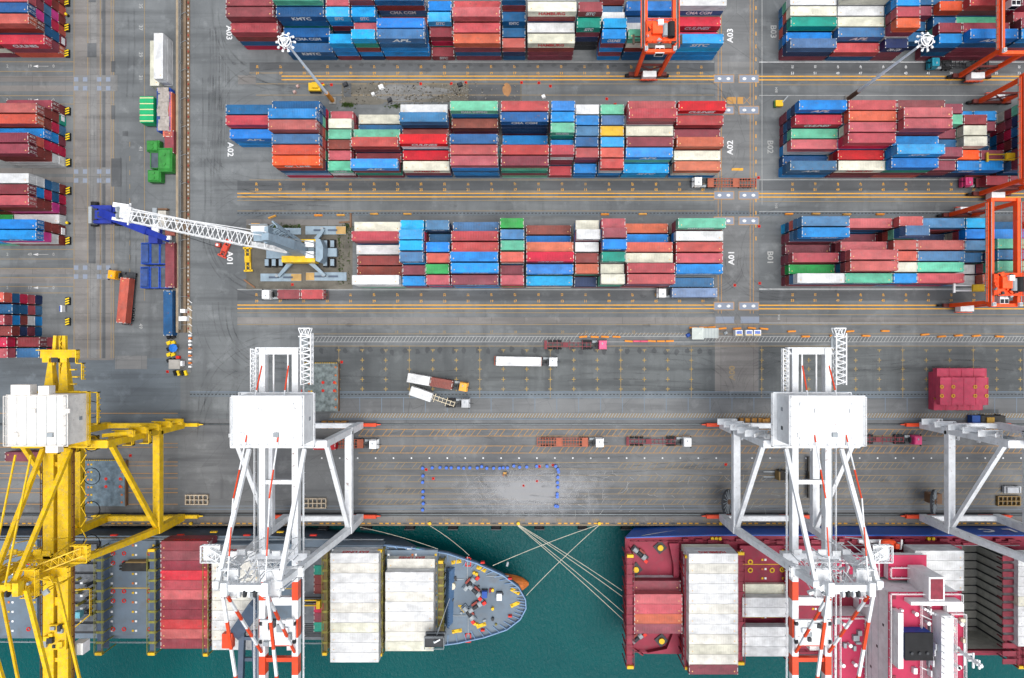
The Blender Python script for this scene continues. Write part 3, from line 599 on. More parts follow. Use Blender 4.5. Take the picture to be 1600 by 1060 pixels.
# ------------------------------------------------------------------ loose containers in the yard
def loose(px, py, z, L4, ch, label, deg=0., h=2.6, side=-1, txt=None):
    p = P(px, py); cadd(p.x, p.y, z + .02, L4, h, ch, label, rz=R(deg), side=side, txt=txt, solo=True)
loose(263.5, 100, .0, 4, 'w', 'white container lowest in the pair beside the railway strip', 90); loose(263.5, 100, 2.62, 4, 'w', 'white container on top of the white pair beside the railway strip', 90, txt=None)
loose(249.5, 105, 0, 4, 'i', 'pale container tucked west of the white pair', 90)
loose(269.5, 184, 0, 4, 'o', 'salmon container between the covered bin and railway strip', 90)
loose(272, 226, 0, 2, 'm', 'maroon container half hidden behind the green bins', 90)
loose(270, 490, 0, 4, 'b', 'long dark blue container standing alone beside the railway strip', 90)
loose(273, 416, 0, 4, 'm', 'maroon container behind the blue open bins', 90)

# ---------- which containers show, and how large (coarse painter's pass); the 305 largest become things of their own
import numpy as np
QX, QY = 800, 530; buf = np.full((QY, QX), -1, np.int32)
def hull2(pts):
    pts = sorted(set(pts)); lo = []; up = []
    for lst, seq in ((lo, pts), (up, pts[::-1])):
        for p in seq:
            while len(lst) > 1 and (lst[-1][0] - lst[-2][0]) * (p[1] - lst[-2][1]) - (lst[-1][1] - lst[-2][1]) * (p[0] - lst[-2][0]) <= 0: lst.pop()
            lst.append(p)
    return lo[:-1] + up[:-1]
for i in sorted(range(len(CONT)), key=lambda i: (CONT[i]['z'], -(CONT[i]['x'] ** 2 + CONT[i]['y'] ** 2))):
    c = CONT[i]; pts = []; cs, sn = math.cos(c['rz']), math.sin(c['rz'])
    for sx in (-1, 1):
        for sy in (-1, 1):
            for z_ in (c['z'], c['z'] + c['h']):
                lx, ly = sx * CL[c['L']] / 2, sy * CW / 2; x_ = c['x'] + lx * cs - ly * sn; y_ = c['y'] + lx * sn + ly * cs; s_ = FP / (HC - z_)
                pts.append(((NX + x_ * s_) / 2, (NY - y_ * s_) / 2))
    hu = hull2(pts); x0, x1 = max(0, int(min(p[0] for p in hu))), min(QX, int(max(p[0] for p in hu)) + 2); y0, y1 = max(0, int(min(p[1] for p in hu))), min(QY, int(max(p[1] for p in hu)) + 2)
    if x0 >= x1 or y0 >= y1: continue
    yy, xx = np.mgrid[y0:y1, x0:x1]; yy = yy + .5; xx = xx + .5; ins = np.ones(xx.shape, bool)
    for a, b in zip(hu, hu[1:] + hu[:1]): ins &= (b[0] - a[0]) * (yy - a[1]) - (b[1] - a[1]) * (xx - a[0]) >= 0
    sub = buf[y0:y1, x0:x1]; sub[ins] = i
cnt = np.bincount(buf[buf >= 0].ravel(), minlength=len(CONT))
for i, c in enumerate(CONT): c['vis'] = int(cnt[i]); c['z'] += 0
order = sorted(range(len(CONT)), key=lambda i: (-CONT[i]['solo'], -CONT[i]['vis']))
MAIN = set(order[:305])
rest = {}
seen = {}
for i, c in enumerate(CONT):
    if i in MAIN:
        o = bpy.data.objects.new('shipping_container', cmesh(c['L'], c['h'])); COL.objects.link(o); o.location = (c['x'], c['y'], c['z']); o.rotation_euler = (0, 0, c['rz'])
        o.material_slots[0].link = 'OBJECT'; o.material_slots[0].material = paint(c['ch'])
        lab = c['label']; seen[lab] = seen.get(lab, 0) + 1
        tag(o, lab, 'shipping container', 'shipping containers in the terminal')
        d = bpy.data.objects.new('door', door_mesh(c['h'])); COL.objects.link(d); d.parent = o; d.location = (CL[c['L']] / 2, 0, 0)
        d.material_slots[0].link = 'OBJECT'; d.material_slots[0].material = paint(c['ch'])
        if c['txt']:
            lm = LETR if c['txt'] in ('EAS LINES', 'HAMBURG') else (LETN if c['ch'] == 'w' else LETW)
            wd = CL[c['L']] * (.4 if len(c['txt']) < 6 else .55)
            l = bpy.data.objects.new('lettering', let_mesh(c['txt'], lm, wd)); COL.objects.link(l); l.parent = o
            l.location = (0, c['side'] * (CW / 2 + .006), c['h'] * .5); l.rotation_euler = (0, 0, 0 if c['side'] < 0 else math.pi)
    else: rest[i] = c
sv = []; sf = []; sm = []; smats = [STEEL]
for i, c in rest.items():
    pm = paint(c['ch'])
    if pm not in smats: smats.append(pm)
    mi = smats.index(pm); b0 = len(sv)
    if c['vis'] > 0:
        gg = geo(c['L'], c['h']); sv += [(x + c['x'], y + c['y'], z + c['z']) for x, y, z in gg.v]
        sf += [tuple(b0 + q_ for q_ in f_) for f_ in gg.f]; sm += [mi if gg.mats[q_] == 'body' else 0 for q_ in gg.m]
    else:
        X, W, h = CL[c['L']] / 2, CW / 2, c['h']
        sv += [(c['x'] + sx * X, c['y'] + sy * W, c['z'] + z_) for z_ in (0, h) for sx, sy in ((-1, -1), (1, -1), (1, 1), (-1, 1))]
        sf += [tuple(b0 + q_ for q_ in f_) for f_ in MB.BF]; sm += [mi] * 6
me = bpy.data.meshes.new('stacked_containers'); me.from_pydata(sv, [], sf)
for m_ in smats: me.materials.append(m_)
me.polygons.foreach_set('material_index', sm); me.update()
o = bpy.data.objects.new('stacked_containers', me); COL.objects.link(o)
tag(o, 'lower and partly hidden steel containers filling out the stacks', 'shipping container', kind='stuff')
print('containers', len(CONT), 'visible', sum(c['vis'] > 0 for c in CONT), 'min main', min(CONT[i]['vis'] for i in MAIN if not CONT[i]['solo']), 'dup', [l for l, n in seen.items() if n > 1][:5])

# ------------------------------------------------------------------ ships
SLATE = mat('slate_hull', '41505E', rough=.6, var=.15, dirt=.2, rust=.12); SDECK = mat('grey_blue_deck', '6C7C8A', rough=.6, var=.14, dirt=.3, rust=.1, scale=.15, blot=.2)
YLP = mat('yellow_paint', 'E8BC10', var=.1); YLD = mat('lashing_yellow', '8C8434', var=.25, rust=.3, dirt=.3); REDP = mat('red_paint', 'E02818', var=.1); BLUEP = mat('blue_paint', '1A50A8', var=.1)
ORB = mat('orange_antifouling', 'D87830', var=.2, dirt=.2); GRYP = mat('grey_paint', '9CA4A8', var=.1, dirt=.2)
MDECK = mat('maroon_deck', '94203C', rough=.6, var=.15, dirt=.2, rust=.12, scale=.2); MSTEEL = mat('maroon_steel', '8A2438', rough=.6, var=.2, dirt=.2); BHULL = mat('blue_hull', '0C50A8', rough=.45, var=.08, dirt=.1, scale=.1)
PINKD = mat('pink_red_deck', 'BC2450', rough=.6, var=.1, dirt=.15, scale=.2); HOLDW = mat('hold_wall', 'CCCCC0', var=.12, dirt=.25, rust=.05); TAN = mat('pale_tan', 'E0D8BE', var=.08)
def PP(l, z): return [(P(a, b, z).x, P(a, b, z).y) for a, b in l]
ship = thing('container_ship', 'grey container ship with slate blue deck moored bow-east at the quay', 'container ship', (P(300, 915).x, P(300, 915).y, ZW))
OX, OY, OZ = ship.location
class LB(MB):
    """mesh builder writing world coordinates relative to a thing's base"""
    def __init__(s, par): super().__init__(); s.par = par
    def build(s, name, parent=None):
        l = s.par.location; s.v = [(x - l.x, y - l.y, z - l.z) for x, y, z in s.v]; return super().build(name, parent or s.par)
    def pb(s, x0, y0, x1, y1, z0, z1, m, zz=None):
        """box whose top face covers photo pixels x0..x1, y0..y1 at height z1"""
        a = P(x0, y1, z1 if zz is None else zz); b = P(x1, y0, z1 if zz is None else zz); return s.bb(a.x, a.y, z0, b.x, b.y, z1, m)
bow = [(600, 851), (650, 856), (700, 864), (745, 879), (785, 897), (810, 916), (821, 935), (822, 949), (813, 966), (792, 982), (757, 994), (715, 1003), (670, 1009), (620, 1011)]
top = PP([(-900, 839), (420, 840)] + bow + [(500, 1002), (-900, 1000)], 8.2)
bot = [(x - (9 if x > -30 else 0), y * 1.0 + (0 if x < -60 else (-(y + 67) * .35 if x > -30 else -(y + 67) * .1))) for x, y in top]
m = LB(ship); m.prism(top, -6, 6.8, SLATE, SDECK, bot); m.build('hull')
m = LB(ship); m.prism(PP(bow, 8.2), 6.8, 8.2, SLATE, SDECK)
for i in range(len(bow) - 1):
    a, b = [P(*q_, 8.2) for q_ in (bow[i], bow[i + 1])]; m.beam((a.x, a.y, 8.75), (b.x, b.y, 8.75), .25, 1.1, mat('light_blue_bulwark', '7C9CC0'))
    c0 = P(700, 930, 8.2)
    for tt in (0, .33, .66):
        p_ = a.lerp(b, tt); d_ = (Vector((c0.x, c0.y, 8.2)) - p_).normalized() * 2.2; m.beam((p_.x, p_.y, 9.0), (p_.x + d_.x, p_.y + d_.y, 8.3), .15, .35, mat('light_blue_bulwark', '7C9CC0'))
m.build('forecastle')
m = LB(ship)
c = P(798, 908, -2.2)
for i in range(6):
    a0, a1 = i / 6 * 9, (i + 1) / 6 * 9
    def rr(t): return 2.9 * math.sqrt(max(0.02, 1 - (t / 9) ** 2))
    m.cyl((c.x - 4 + a0, c.y - 1, c.z - .6), (c.x - 4 + a1, c.y - 1, c.z - .6), rr(a0), ORB, 14, rr(a1))
m.build('bulbous_bow')
def windlass(par, px, py, z, deg, mm):
    p = P(px, py, z); b = LB(par); M_ = Matrix.Rotation(R(deg), 3, 'Z')
    def q(x, y, zz): v = M_ @ Vector((x * .78, y * .78, 0)); return (p.x + v.x, p.y + v.y, z + zz)
    b.beam(q(-3.2, 0, .4), q(3.2, 0, .4), 1.6, .5, mm); b.cyl(q(-2.8, 0, 1), q(-1.2, 0, 1), .6, GRYP, 12); b.cyl(q(-.9, 0, 1), q(.6, 0, 1), .5, DARK, 12); b.cyl(q(1, 0, 1), q(2.3, 0, 1), .75, GRYP, 12)
    b.beam(q(2.4, -.6, .9), q(3.6, -.6, .9), .8, .9, REDP); b.beam(q(-1, 1.1, .7), q(1.3, 1.1, .7), .5, .7, mat('deck_red_rust', '8A3428'))
    b.build('windlass')
windlass(ship, 742, 922, 8.2, -42, SDECK); windlass(ship, 744, 946, 8.2, 35, SDECK); windlass(ship, 735, 910, 8.2, 48, SDECK); windlass(ship, 733, 957, 8.2, -52, SDECK)
m = LB(ship)
for px, py, dg in ((713, 878, 10), (752, 889, -25), (805, 924, -30), (805, 944, 25), (752, 977, 20), (714, 986, 10)):
    p = P(px, py, 8.2); a = R(dg); u = Vector((math.cos(a), math.sin(a), 0)) * 1.3
    m.beam(p - u + Vector((0, 0, .1)), p + u + Vector((0, 0, .1)), .9, .2, YLP)
    for s_ in (-1, 1): m.cyl(p + u * s_ * .7, p + u * s_ * .7 + Vector((0, 0, .8)), .3, YLP, 8)
m.build('mooring_bitts')
m = LB(ship)
for px, py, mm in ((757, 930, BLUEP), (780, 934, WHITEC)): m.pb(px - 4, py - 5, px + 4, py + 5, 8.2, 10.2, mm); m.pb(px - 4.5, py - 8, px + 5, py - 4, 8.2, 9.2, DARK)
p = P(707, 914, 8.2); m.cyl(p, p + Vector((0, 0, 1.4)), .9, TAN, 12)
for px, py in ((741, 894), (745, 896), (742, 973), (746, 975), (770, 921), (770, 950), (770, 966), (701, 888), (707, 936)): p = P(px, py, 8.2); m.cyl(p, p + Vector((0, 0, 1.0)), .4, YLP if py not in (966, 888, 936) else DARK, 8)
m.build('deck_fittings')
m = LB(ship)
for y0 in (871, 990):
    m.pb(727, y0, 736, y0 + 1.5, 8.2, 8.4, REDP); m.pb(727, y0 + 13, 736, y0 + 14.5, 8.2, 8.4, REDP); m.pb(727, y0, 728.5, y0 + 14, 8.2, 8.4, REDP); m.pb(734.5, y0, 736, y0 + 14, 8.2, 8.4, REDP)
for px, py in ((754, 880), (797, 905), (797, 964), (754, 986)): m.pb(px - 3, py - 1, px + 3, py + 1, 8.2, 9.4, REDP)
for i in range(8): m.pb(716 + i * 1.2 - (i % 2), 946 + i * 1.5, 721 + i * 1.2, 947 + i * 1.5, 8.2, 8.35, YLP)
m.build('hatch_outline')
m = LB(ship); a, b = P(697, 888, 9), P(694, 975, 9)
m.add([(a.x, a.y, 8.2), (a.x + 1.2, a.y, 12), (b.x + 1.2, b.y, 12), (b.x, b.y, 8.2), (a.x + 2.2, a.y, 8.2), (b.x + 2.2, b.y, 8.2)], [(0, 1, 2, 3), (1, 4, 5, 2), (0, 4, 1), (3, 2, 5), (0, 3, 5, 4)], mat('breakwater_blue', '5C80A8', var=.1))
for i in range(22): t_ = i / 21; y_ = a.y + (b.y - a.y) * t_; m.beam((a.x - .1, y_, 8.4), (a.x + 1.1, y_, 12.1), .12, .12, mat('breakwater_rib', '3C5878'))
m.build('breakwater')
m = LB(ship); p = P(688, 972, 8.2); m.cyl(p, p + Vector((0, 0, 12)), .5, GRYP, 10, .3)
for z_ in (9, 11.5): m.bb(p.x - 2.4, p.y - 1.4, 8.2 + z_, p.x + 2.4, p.y + 1.4, 8.4 + z_, DARK); m.rail([(p.x - 2.4, p.y - 1.4, 8.4 + z_), (p.x + 2.4, p.y - 1.4, 8.4 + z_), (p.x + 2.4, p.y + 1.4, 8.4 + z_), (p.x - 2.4, p.y + 1.4, 8.4 + z_), (p.x - 2.4, p.y - 1.4, 8.4 + z_)], GRYP)
m.beam((p.x, p.y, 20), (p.x + 3, p.y + 8, 13), .15, .15, GRYP); m.box((p.x + .8, p.y + .6, 21), (1.6, .3, .3), WHITEC, .5); m.build('foremast')
def hatch_cover(par, x0, y0, x1, y1, z0, z1, mm, dots=True, name='hatch_cover', rows=10, red=True):
    b = LB(par); b.pb(x0, y0, x1, y1, z0, z1, mm); A = P(x0, y0, z1); B = P(x1, y1, z1); w_ = B.x - A.x; h_ = A.y - B.y
    for i in range(rows):
        y_ = A.y - h_ * (i + .5) / rows
        for fx, mm2 in ((.5, YLP if i % 2 else ORB), (.57, WHITEC), (.03, WHITEC), (.96, YLP)): b.box((A.x + w_ * fx, y_, z1 + .08), (.5, .5, .16), mm2)
        if red and i % 4 in (1, 2) and dots:
            for fx in (.06, .3, .85): b.ring((A.x + w_ * fx, y_ + .4, z1 + .06), .45, .22, REDP, 8)
    b.bb(A.x, A.y - h_ / 2 - .08, z1, B.x, A.y - h_ / 2 + .08, z1 + .12, YLP); b.build(name)
hatch_cover(ship, 173, 845, 243, 993, 6.8, 8.4, SDECK); hatch_cover(ship, -30, 845, 58, 993, 6.8, 8.2, SDECK); hatch_cover(ship, 250, 858, 328, 990, 6.8, 7.7, SDECK, False); hatch_cover(ship, 333, 850, 470, 990, 6.8, 9.3, SDECK, False); hatch_cover(ship, 518, 852, 598, 1006, 6.8, 10.3, SDECK, False); hatch_cover(ship, 605, 860, 684, 1000, 8.3, 9.5, SDECK, False)
def lashing(par, px, z0, z1, m1, m2, ya=-54.5, yb=-80, tips=YLP, wd=2.0, n=10):
    x_ = P(px, 900, (z0 + z1) / 2).x; b = LB(par)
    for i in range(n + 1):
        y_ = ya + (yb - ya) * i / n
        for s_ in (-1, 1): b.bb(x_ + s_ * wd / 2 - .12, y_ - .12, z0, x_ + s_ * wd / 2 + .12, y_ + .12, z1, m2)
        b.bb(x_ - wd / 2, y_ - .3, z1 - .1, x_ + wd / 2, y_ + .3, z1 + .15, m2)
        if i < n and i % 2: b.beam((x_ - wd / 2, y_, z0 + .5), (x_ - wd / 2, y_ + (yb - ya) / n, z1), .1, .1, REDP)
    for z_ in (z1, (z0 + z1) / 2): b.bb(x_ - wd * .38, ya, z_ - .1, x_ + wd * .38, yb, z_, m1)
    for s_ in (-1, 1): b.rail([(x_ + s_ * wd / 2, ya, z1), (x_ + s_ * wd / 2, yb, z1)], m2, .9, .1)
    for y_ in (ya, yb): b.box((x_, y_, z1 + .3), (wd * .9, .7, .9), tips)
    b.build('lashing_bridge')
for px, z1 in ((166, 12), (247, 12), (331, 12.5), (513, 12), (598, 12.5), (691, 12)): lashing(ship, px, 6.8, z1, mat('slate_crane', '4C5C70', rough=.5, var=.1) if px < 500 else mat('rusty_deck', '6A5A30'), YLD if px > 300 else mat('lashing_yellow2', '8A8838', var=.25, dirt=.3), -54 - (3 if px > 600 else 0), -80.5 + (3 if px > 600 else 0), wd=1.3 if px > 300 else 2.0)
m = LB(ship); m.pb(82, 846, 157, 990, 6.8, 7.1, DARK)  # dark plate on the deck, its colour stands in for shade inside the hold
for i in range(9): a = P(84, 850 + i * 15.5, 7.1); m.bb(a.x, a.y - 1.9, 7.1, a.x + 11.6, a.y, 7.6, mat('hold_grey', '6C7278', var=.2, dirt=.3))
m.build('open_hold')
m = LB(ship); m.pb(474, 856, 512, 1000, 6.8, 7.05, mat('hold_grey', '6C7278'))
for i in range(7): m.pb(474, 975 + i * 3.2, 512, 976 + i * 3.2, 7.05, 7.3, DARK)
m.build('hold_floor')
SL = mat('slate_crane', '4C5C70', rough=.5, var=.1)
m = LB(ship); b0 = P(378, 985, 9); m.beam(P(404, 944, 24), P(369, 990, 18), 3.6, 3, SL, 3.0, 2); m.beam(P(398, 985, 18), P(402, 1075, 20), 1.3, 1.3, SL); m.beam(P(379, 985, 18), P(376, 1075, 20), 1.3, 1.3, SL)
for y_ in (997, 1030): m.beam(P(379, y_, 18.4), P(399, y_, 18.4), .8, .8, SL)
m.cyl(P(382, 975, 8), P(386, 968, 19), 1.5, SL, 12); m.box(tuple(P(357, 1000, 19)), (2.6, 3.6, 1.6), REDB); m.build('deck_crane')
m = LB(ship)
for i in range(7): m.pb(172 + i * 52, 831 if i % 2 else 836, 182 + i * 52, 833 if i % 2 else 838, 6.8, 7.6, YLP if i % 2 else REDP)
m.pb(636, 856, 644, 859, 8.2, 9, WHITEC); m.pb(649, 857, 655, 861, 8.2, 9.2, mat('green_drum', '1C8C6C')); m.pb(-300, 840, 240, 843, 6.8, 7.0, mat('rusty_deck', '6A5A30')); m.build('side_fittings')

ship2 = thing('container_ship', 'blue hulled container ship with maroon deck moored stern-west by the quay', 'container ship', (P(1300, 930).x, P(1300, 930).y, ZW))
zD = 8.0
out2 = PP([(977, 839), (1110, 835), (2100, 836), (2100, 1024), (1004, 1022), (983, 1008), (975, 965)], zD)
m = LB(ship2); n = len(out2)
botm = [(x + (6 if x < 40 else 0), y) for x, y in out2]
m.add([(p[0], p[1], -6) for p in botm] + [(p[0], p[1], zD) for p in out2], [(i, (i + 1) % n, n + (i + 1) % n, n + i)[::-1] for i in range(n)], BHULL); m.build('hull')
hx0, hx1 = P(1503, 0, zD).x, P(1570, 0, zD).x; hy0, hy1 = P(0, 850, zD).y, P(0, 1014, zD).y; ys = out2[2][1]; yn = out2[3][1]; xe = out2[2][0]
m = LB(ship2)
def dq(pts): m.add([(x, y, zD - .02) for x, y in pts], [tuple(range(len(pts)))[::-1]], MDECK)
west = [out2[0], out2[1], (hx0, out2[2][1]), (hx0, yn), out2[4], out2[5], out2[6]]
dq(west); dq([(hx0, ys), (hx1, ys), (hx1, hy0), (hx0, hy0)]); dq([(hx0, hy1), (hx1, hy1), (hx1, yn), (hx0, yn)]); dq([(hx1, ys), (xe, ys), (xe, yn), (hx1, yn)])
for a, b in zip(out2[:2] + [out2[4], out2[5], out2[6]], out2[1:3] + [out2[5], out2[6], out2[0]]): m.beam((a[0], a[1], zD + .5), (b[0], b[1], zD + .5), .3, 1.0, BHULL if a[1] > -60 else MSTEEL)
m.build('main_deck')
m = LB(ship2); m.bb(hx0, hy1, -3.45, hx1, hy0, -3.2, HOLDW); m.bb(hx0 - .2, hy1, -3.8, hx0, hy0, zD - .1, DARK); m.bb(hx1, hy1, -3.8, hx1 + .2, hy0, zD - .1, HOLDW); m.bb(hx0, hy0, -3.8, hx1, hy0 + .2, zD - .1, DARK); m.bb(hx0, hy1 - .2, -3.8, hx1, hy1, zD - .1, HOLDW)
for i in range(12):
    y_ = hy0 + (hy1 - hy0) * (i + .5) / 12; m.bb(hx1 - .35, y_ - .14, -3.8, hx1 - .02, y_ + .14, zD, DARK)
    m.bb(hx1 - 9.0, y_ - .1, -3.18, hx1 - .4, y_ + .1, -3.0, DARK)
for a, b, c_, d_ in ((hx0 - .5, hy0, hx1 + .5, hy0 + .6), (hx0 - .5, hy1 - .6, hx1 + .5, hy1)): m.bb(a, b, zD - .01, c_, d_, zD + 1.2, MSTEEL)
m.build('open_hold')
hatch_cover(ship2, 1156, 853, 1226, 911, zD, 9.6, MDECK, True, rows=4, red=False); hatch_cover(ship2, 1156, 913, 1226, 1016, zD, 8.35, MDECK, False, rows=7, red=False); hatch_cover(ship2, 1240, 853, 1300, 1014, zD, 9.4, MDECK, True, rows=9, red=False)
hatch_cover(ship2, 1074, 858, 1144, 1012, zD, 10.2, MDECK, False, rows=9); hatch_cover(ship2, 1425, 853, 1492, 930, zD, 12.1, MSTEEL, False, rows=3); hatch_cover(ship2, 988, 905, 1060, 990, zD, 9.6, MDECK, False, rows=4)
for px, z1 in ((981, 15), (1069, 15.5), (1152, 13), (1232, 13.5), (1412, 15), (1578, 15), (1586, 15)): lashing(ship2, px, zD, z1, MSTEEL, MSTEEL, -54.5, -82.5, YLP, 1.8, 11)
m = LB(ship2)
for y_ in range(14): yy = -55 - y_ * 2; x_ = P(1576, 900, 14).x; m.bb(x_ - 2.5, yy - .8, 15 + .2, x_ + 1.0, yy + .5, 15.4, MSTEEL)
m.build('walkway_grating')
windlass(ship2, 999, 864, zD, -40, DARK); windlass(ship2, 994, 996, zD, 40, DARK)
m = LB(ship2)
for px, py in ((1031, 855), (993, 889), (1033, 1000)):
    m = LB(ship2); p = P(px, py, zD); m.box((p.x, p.y, zD + .2), (2.6, 2.6, .4), DARK, .7); m.cyl((p.x, p.y, zD + .4), (p.x, p.y, zD + 1), .75, YLP, 10); m.build('roller_pedestal')
for px in (1112, 1118, 1124, 1449, 1456): m = LB(ship2); p = P(px, 841, zD); m.cyl((p.x, p.y, zD), (p.x, p.y, zD + .8), .45, YLP, 8); m.build('roller')
m = LB(ship2)
for px, py in ((1172, 878), (1172, 891), (1206, 891), (1222, 890)): p = P(px, py, 9.6); m.ring((p.x, p.y, 9.7), .55, .3, YLP, 8)
m.build('deck_fittings')
for i in range(26): px = 1070 + i * 20 + (i * 37 % 9); p = P(px, 843 + (i * 13 % 4), zD); m = LB(ship2); m.box((p.x, p.y, zD + .5), (1.4 + i % 3 * .5, .9, 1.0), (MSTEEL, MDECK, WHITEC)[(i % 7 == 3) + (i % 5 == 1)]); m.build('deck_locker')
m = LB(ship2); lp = PP([(1043, 846), (1050, 880), (1050, 912), (1058, 912), (1058, 846)], zD); m.prism(lp, zD, zD + 2, MSTEEL, MDECK); lp = PP([(1010, 1016), (1040, 1010), (1050, 985), (1060, 985), (1060, 1018)], zD); m.prism(lp, zD, zD + 1.6, MSTEEL, MDECK); m.build('stern_bulwark')
# accommodation tower, bridge wings, funnel
m = LB(ship2); m.bb(86.5, -86, zD, 103.2, -60, 25.5, WHITEC); m.bb(86.3, -86.2, 25.5, 103.4, -59.8, 25.7, PINKD)
for i, j in ((1, 2), (3, 1), (4, 3), (5, 1), (2, 4), (6, 2)): m.bb(86.46, -62 - i * 3.2, 11 + j * 2.9, 86.5, -62.6 - i * 3.2, 11.7 + j * 2.9, DARK)
for i in range(4): m.bb(86.47, -60.1, 11 + i * 3.2, 86.52, -85.9, 11.06 + i * 3.2, GRYP)
m.build('accommodation_block')
m = LB(ship2); m.rail([(86.4, -60, 25.7), (103.3, -60, 25.7), (103.3, -86, 25.7), (86.4, -86, 25.7), (86.4, -60, 25.7)], WHITEC, 1.1, .12); m.rail([(78.5, -55.4, 17.2), (88, -55.4, 17.2), (88, -59.8, 17.2)], WHITEC, 1.1, .12); m.rail([(78.5, -55.4, 17.2), (78.5, -84, 17.2)], WHITEC, 1.1, .12); m.build('railing')
m = LB(ship2); m.bb(78.2, -86, zD, 86.2, -70, 14.5, WHITEC); m.bb(78, -86.2, 14.5, 86.2, -70, 14.7, PINKD); m.bb(84, -66, zD, 86.2, -60, 17, WHITEC); m.bb(83.6, -66, 17, 86.2, -59.8, 17.2, PINKD)
for i, (x0, x1, z_) in enumerate(((80, 94, 11), (83, 92, 13.5), (86.3, 96, 16), (90, 99, 19))): m.bb(x0, -60.0 + i * .25, z_ - 2.4, x1, -56 + i * .9, z_, WHITEC); m.bb(x0 - .2, -60.0 + i * .25, z_, x1 + .2, -55.8 + i * .9, z_ + .15, PINKD)
m.build('lower_decks')
m = LB(ship2); m.bb(88.3, -74.2, 25.7, 94.6, -68.0, 29.0, BLUEP); m.bb(88.2, -74.3, 29, 94.7, -67.9, 29.35, BLACK); m.bb(86.9, -76.5, 25.7, 88.1, -63.5, 28.8, WHITEC)
for i in range(3): m.cyl((89.6 + i * 1.8, -72.5, 29.3), (89.6 + i * 1.8, -72.5, 29.8), .35, DARK, 10)
m.build('funnel')
m = LB(ship2); m.bb(96.6, -80, 25.7, 99.2, -64, 29.5, WHITEC); m.bb(99.2, -86, 25.7, 103.2, -62, 27.2, WHITEC); m.bb(99.3, -84, 27.2, 103.0, -64, 27.4, PINKD); m.bb(96.4, -80.2, 29.5, 99.4, -63.8, 29.65, WHITEC)
for i in range(12): m.bb(99.2, -65 - i * 1.25, 28.1, 99.24, -66 - i * 1.25, 29.1, GLASS)
m.bb(94.5, -61, 19, 98.2, -55.5, 28, WHITEC); m.bb(94.9, -60.6, 28, 97.8, -55.9, 28.1, MSTEEL); m.bb(90, -61.8, 25.7, 102, -61, 28.6, WHITEC); m.build('bridge')
m = LB(ship2); p = (100.8, -72, 27.4); m.cyl(p, (p[0], p[1], 37), .4, WHITEC, 8)
for z_, w_ in ((31, 5), (34, 3.4), (36, 2)): m.bb(p[0] - .2, p[1] - w_ / 2, z_, p[0] + .2, p[1] + w_ / 2, z_ + .3, WHITEC); m.bb(p[0] - w_ / 3, p[1] - .2, z_, p[0] + w_ / 3, p[1] + .2, z_ + .3, WHITEC)
m.build('radar_mast')
for i in range(9): a = rnd.uniform(-84, -64); x_ = rnd.uniform(95.2, 96.2); m = LB(ship2); m.bb(x_, a, 25.7, x_ + .3, a + 1.5, 26.6 + (i % 3) * .7, WHITEC if i % 3 else GRYP); m.build('deck_locker')
for i in range(5): m = LB(ship2); m.cyl((94 + i * .6, -63.2 - i * .3, 25.7), (94 + i * .6, -63.2 - i * .3, 27.5), .3, WHITEC, 8); m.build('ventilator')
m = LB(ship2); a, b = P(1374, 851, 12), P(1401, 851, 12)
for i in range(8):
    t0, t1 = i / 8, (i + 1) / 8; f_ = lambda t: .35 + 1.05 * math.sqrt(max(0, 1 - (2 * t - 1) ** 2)) ; m.cyl(a.lerp(b, t0), a.lerp(b, t1), f_(t0), mat('lifeboat_orange', 'F05020'), 12, f_(t1))
m.bb(a.x + 3.2, a.y - .6, 13, a.x + 4.2, a.y + .6, 13.9, mat('lifeboat_orange', 'F05020')); m.build('lifeboat')
m = LB(ship2)
for px in (1370, 1404): p = P(px, 856, 12); m.beam((p.x, p.y, 8), (p.x, p.y, 13), .4, .4, WHITEC); m.beam((p.x, p.y, 13), (p.x, p.y + 2.5, 13.5), .35, .35, WHITEC)
for i in range(6): p = P(1345 + i * 7, 846, 9.5); m.cyl((p.x - .6, p.y, 9.5), (p.x + .6, p.y, 9.5), .5, WHITEC, 8)
m.build('lifeboat_davit')
m = LB(ship2); lt = text_mesh('O', .03); p = P(1545, 832, 3.5)
for s_, px, hh in (('C', 1556, 3.2), ('L', 1592, 3.2)):
    q_ = P(px, 836, zD); M_ = Matrix.Translation((q_.x, out2[1][1] + .1, 4.6)) @ Matrix.Rotation(math.pi, 4, 'Z') @ Matrix.Rotation(R(90), 4, 'X') @ Matrix.Diagonal((3.8, 3.2, 1, 1)); m.put(text_mesh(s_, .05), M_, LETW)
m.build('hull_lettering')

# mooring lines
ROPE = mat('mooring_rope', 'D8D2BE', rough=.9)
def rope(a, za, b, zb, lab, sag=1.2, r=.075):
    A = P(*a, za); B = P(*b, zb); m = MB(); n = 14; pts = []
    for i in range(n + 1): t_ = i / n; p = A.lerp(B, t_); p.z -= sag * 4 * t_ * (1 - t_); pts.append(p - A)
    for u, v in zip(pts, pts[1:]): m.cyl(u, v, r, ROPE, 5)
    o = m.build('mooring_line'); o.location = A; tag(o, lab, 'rope', 'mooring lines from ships to quay')
rope((810, 820), .3, (972, 923), zD, 'pale mooring line to the blue stern, northernmost of four'); rope((810, 821), .3, (973, 933), zD, 'pale mooring line to the blue stern, second from north')
rope((809, 821), .3, (975, 958), zD, 'pale mooring line to the blue stern, third from north'); rope((809, 822), .3, (975, 970), zD, 'pale mooring line to the blue stern, southernmost of four')
rope((936, 820), .3, (770, 884), 8.6, 'white line crossing the others towards the grey bow winch'); rope((936, 821), .3, (822, 931), 8.6, 'white line ending at the very tip of the grey bow')
rope((672, 822), .3, (733, 868), 8.6, 'thin brown line dropping to the grey bow shoulder'); rope((562, 824), .3, (684, 858), 8.6, 'thin line from under the second crane to the grey bow', r=.08)
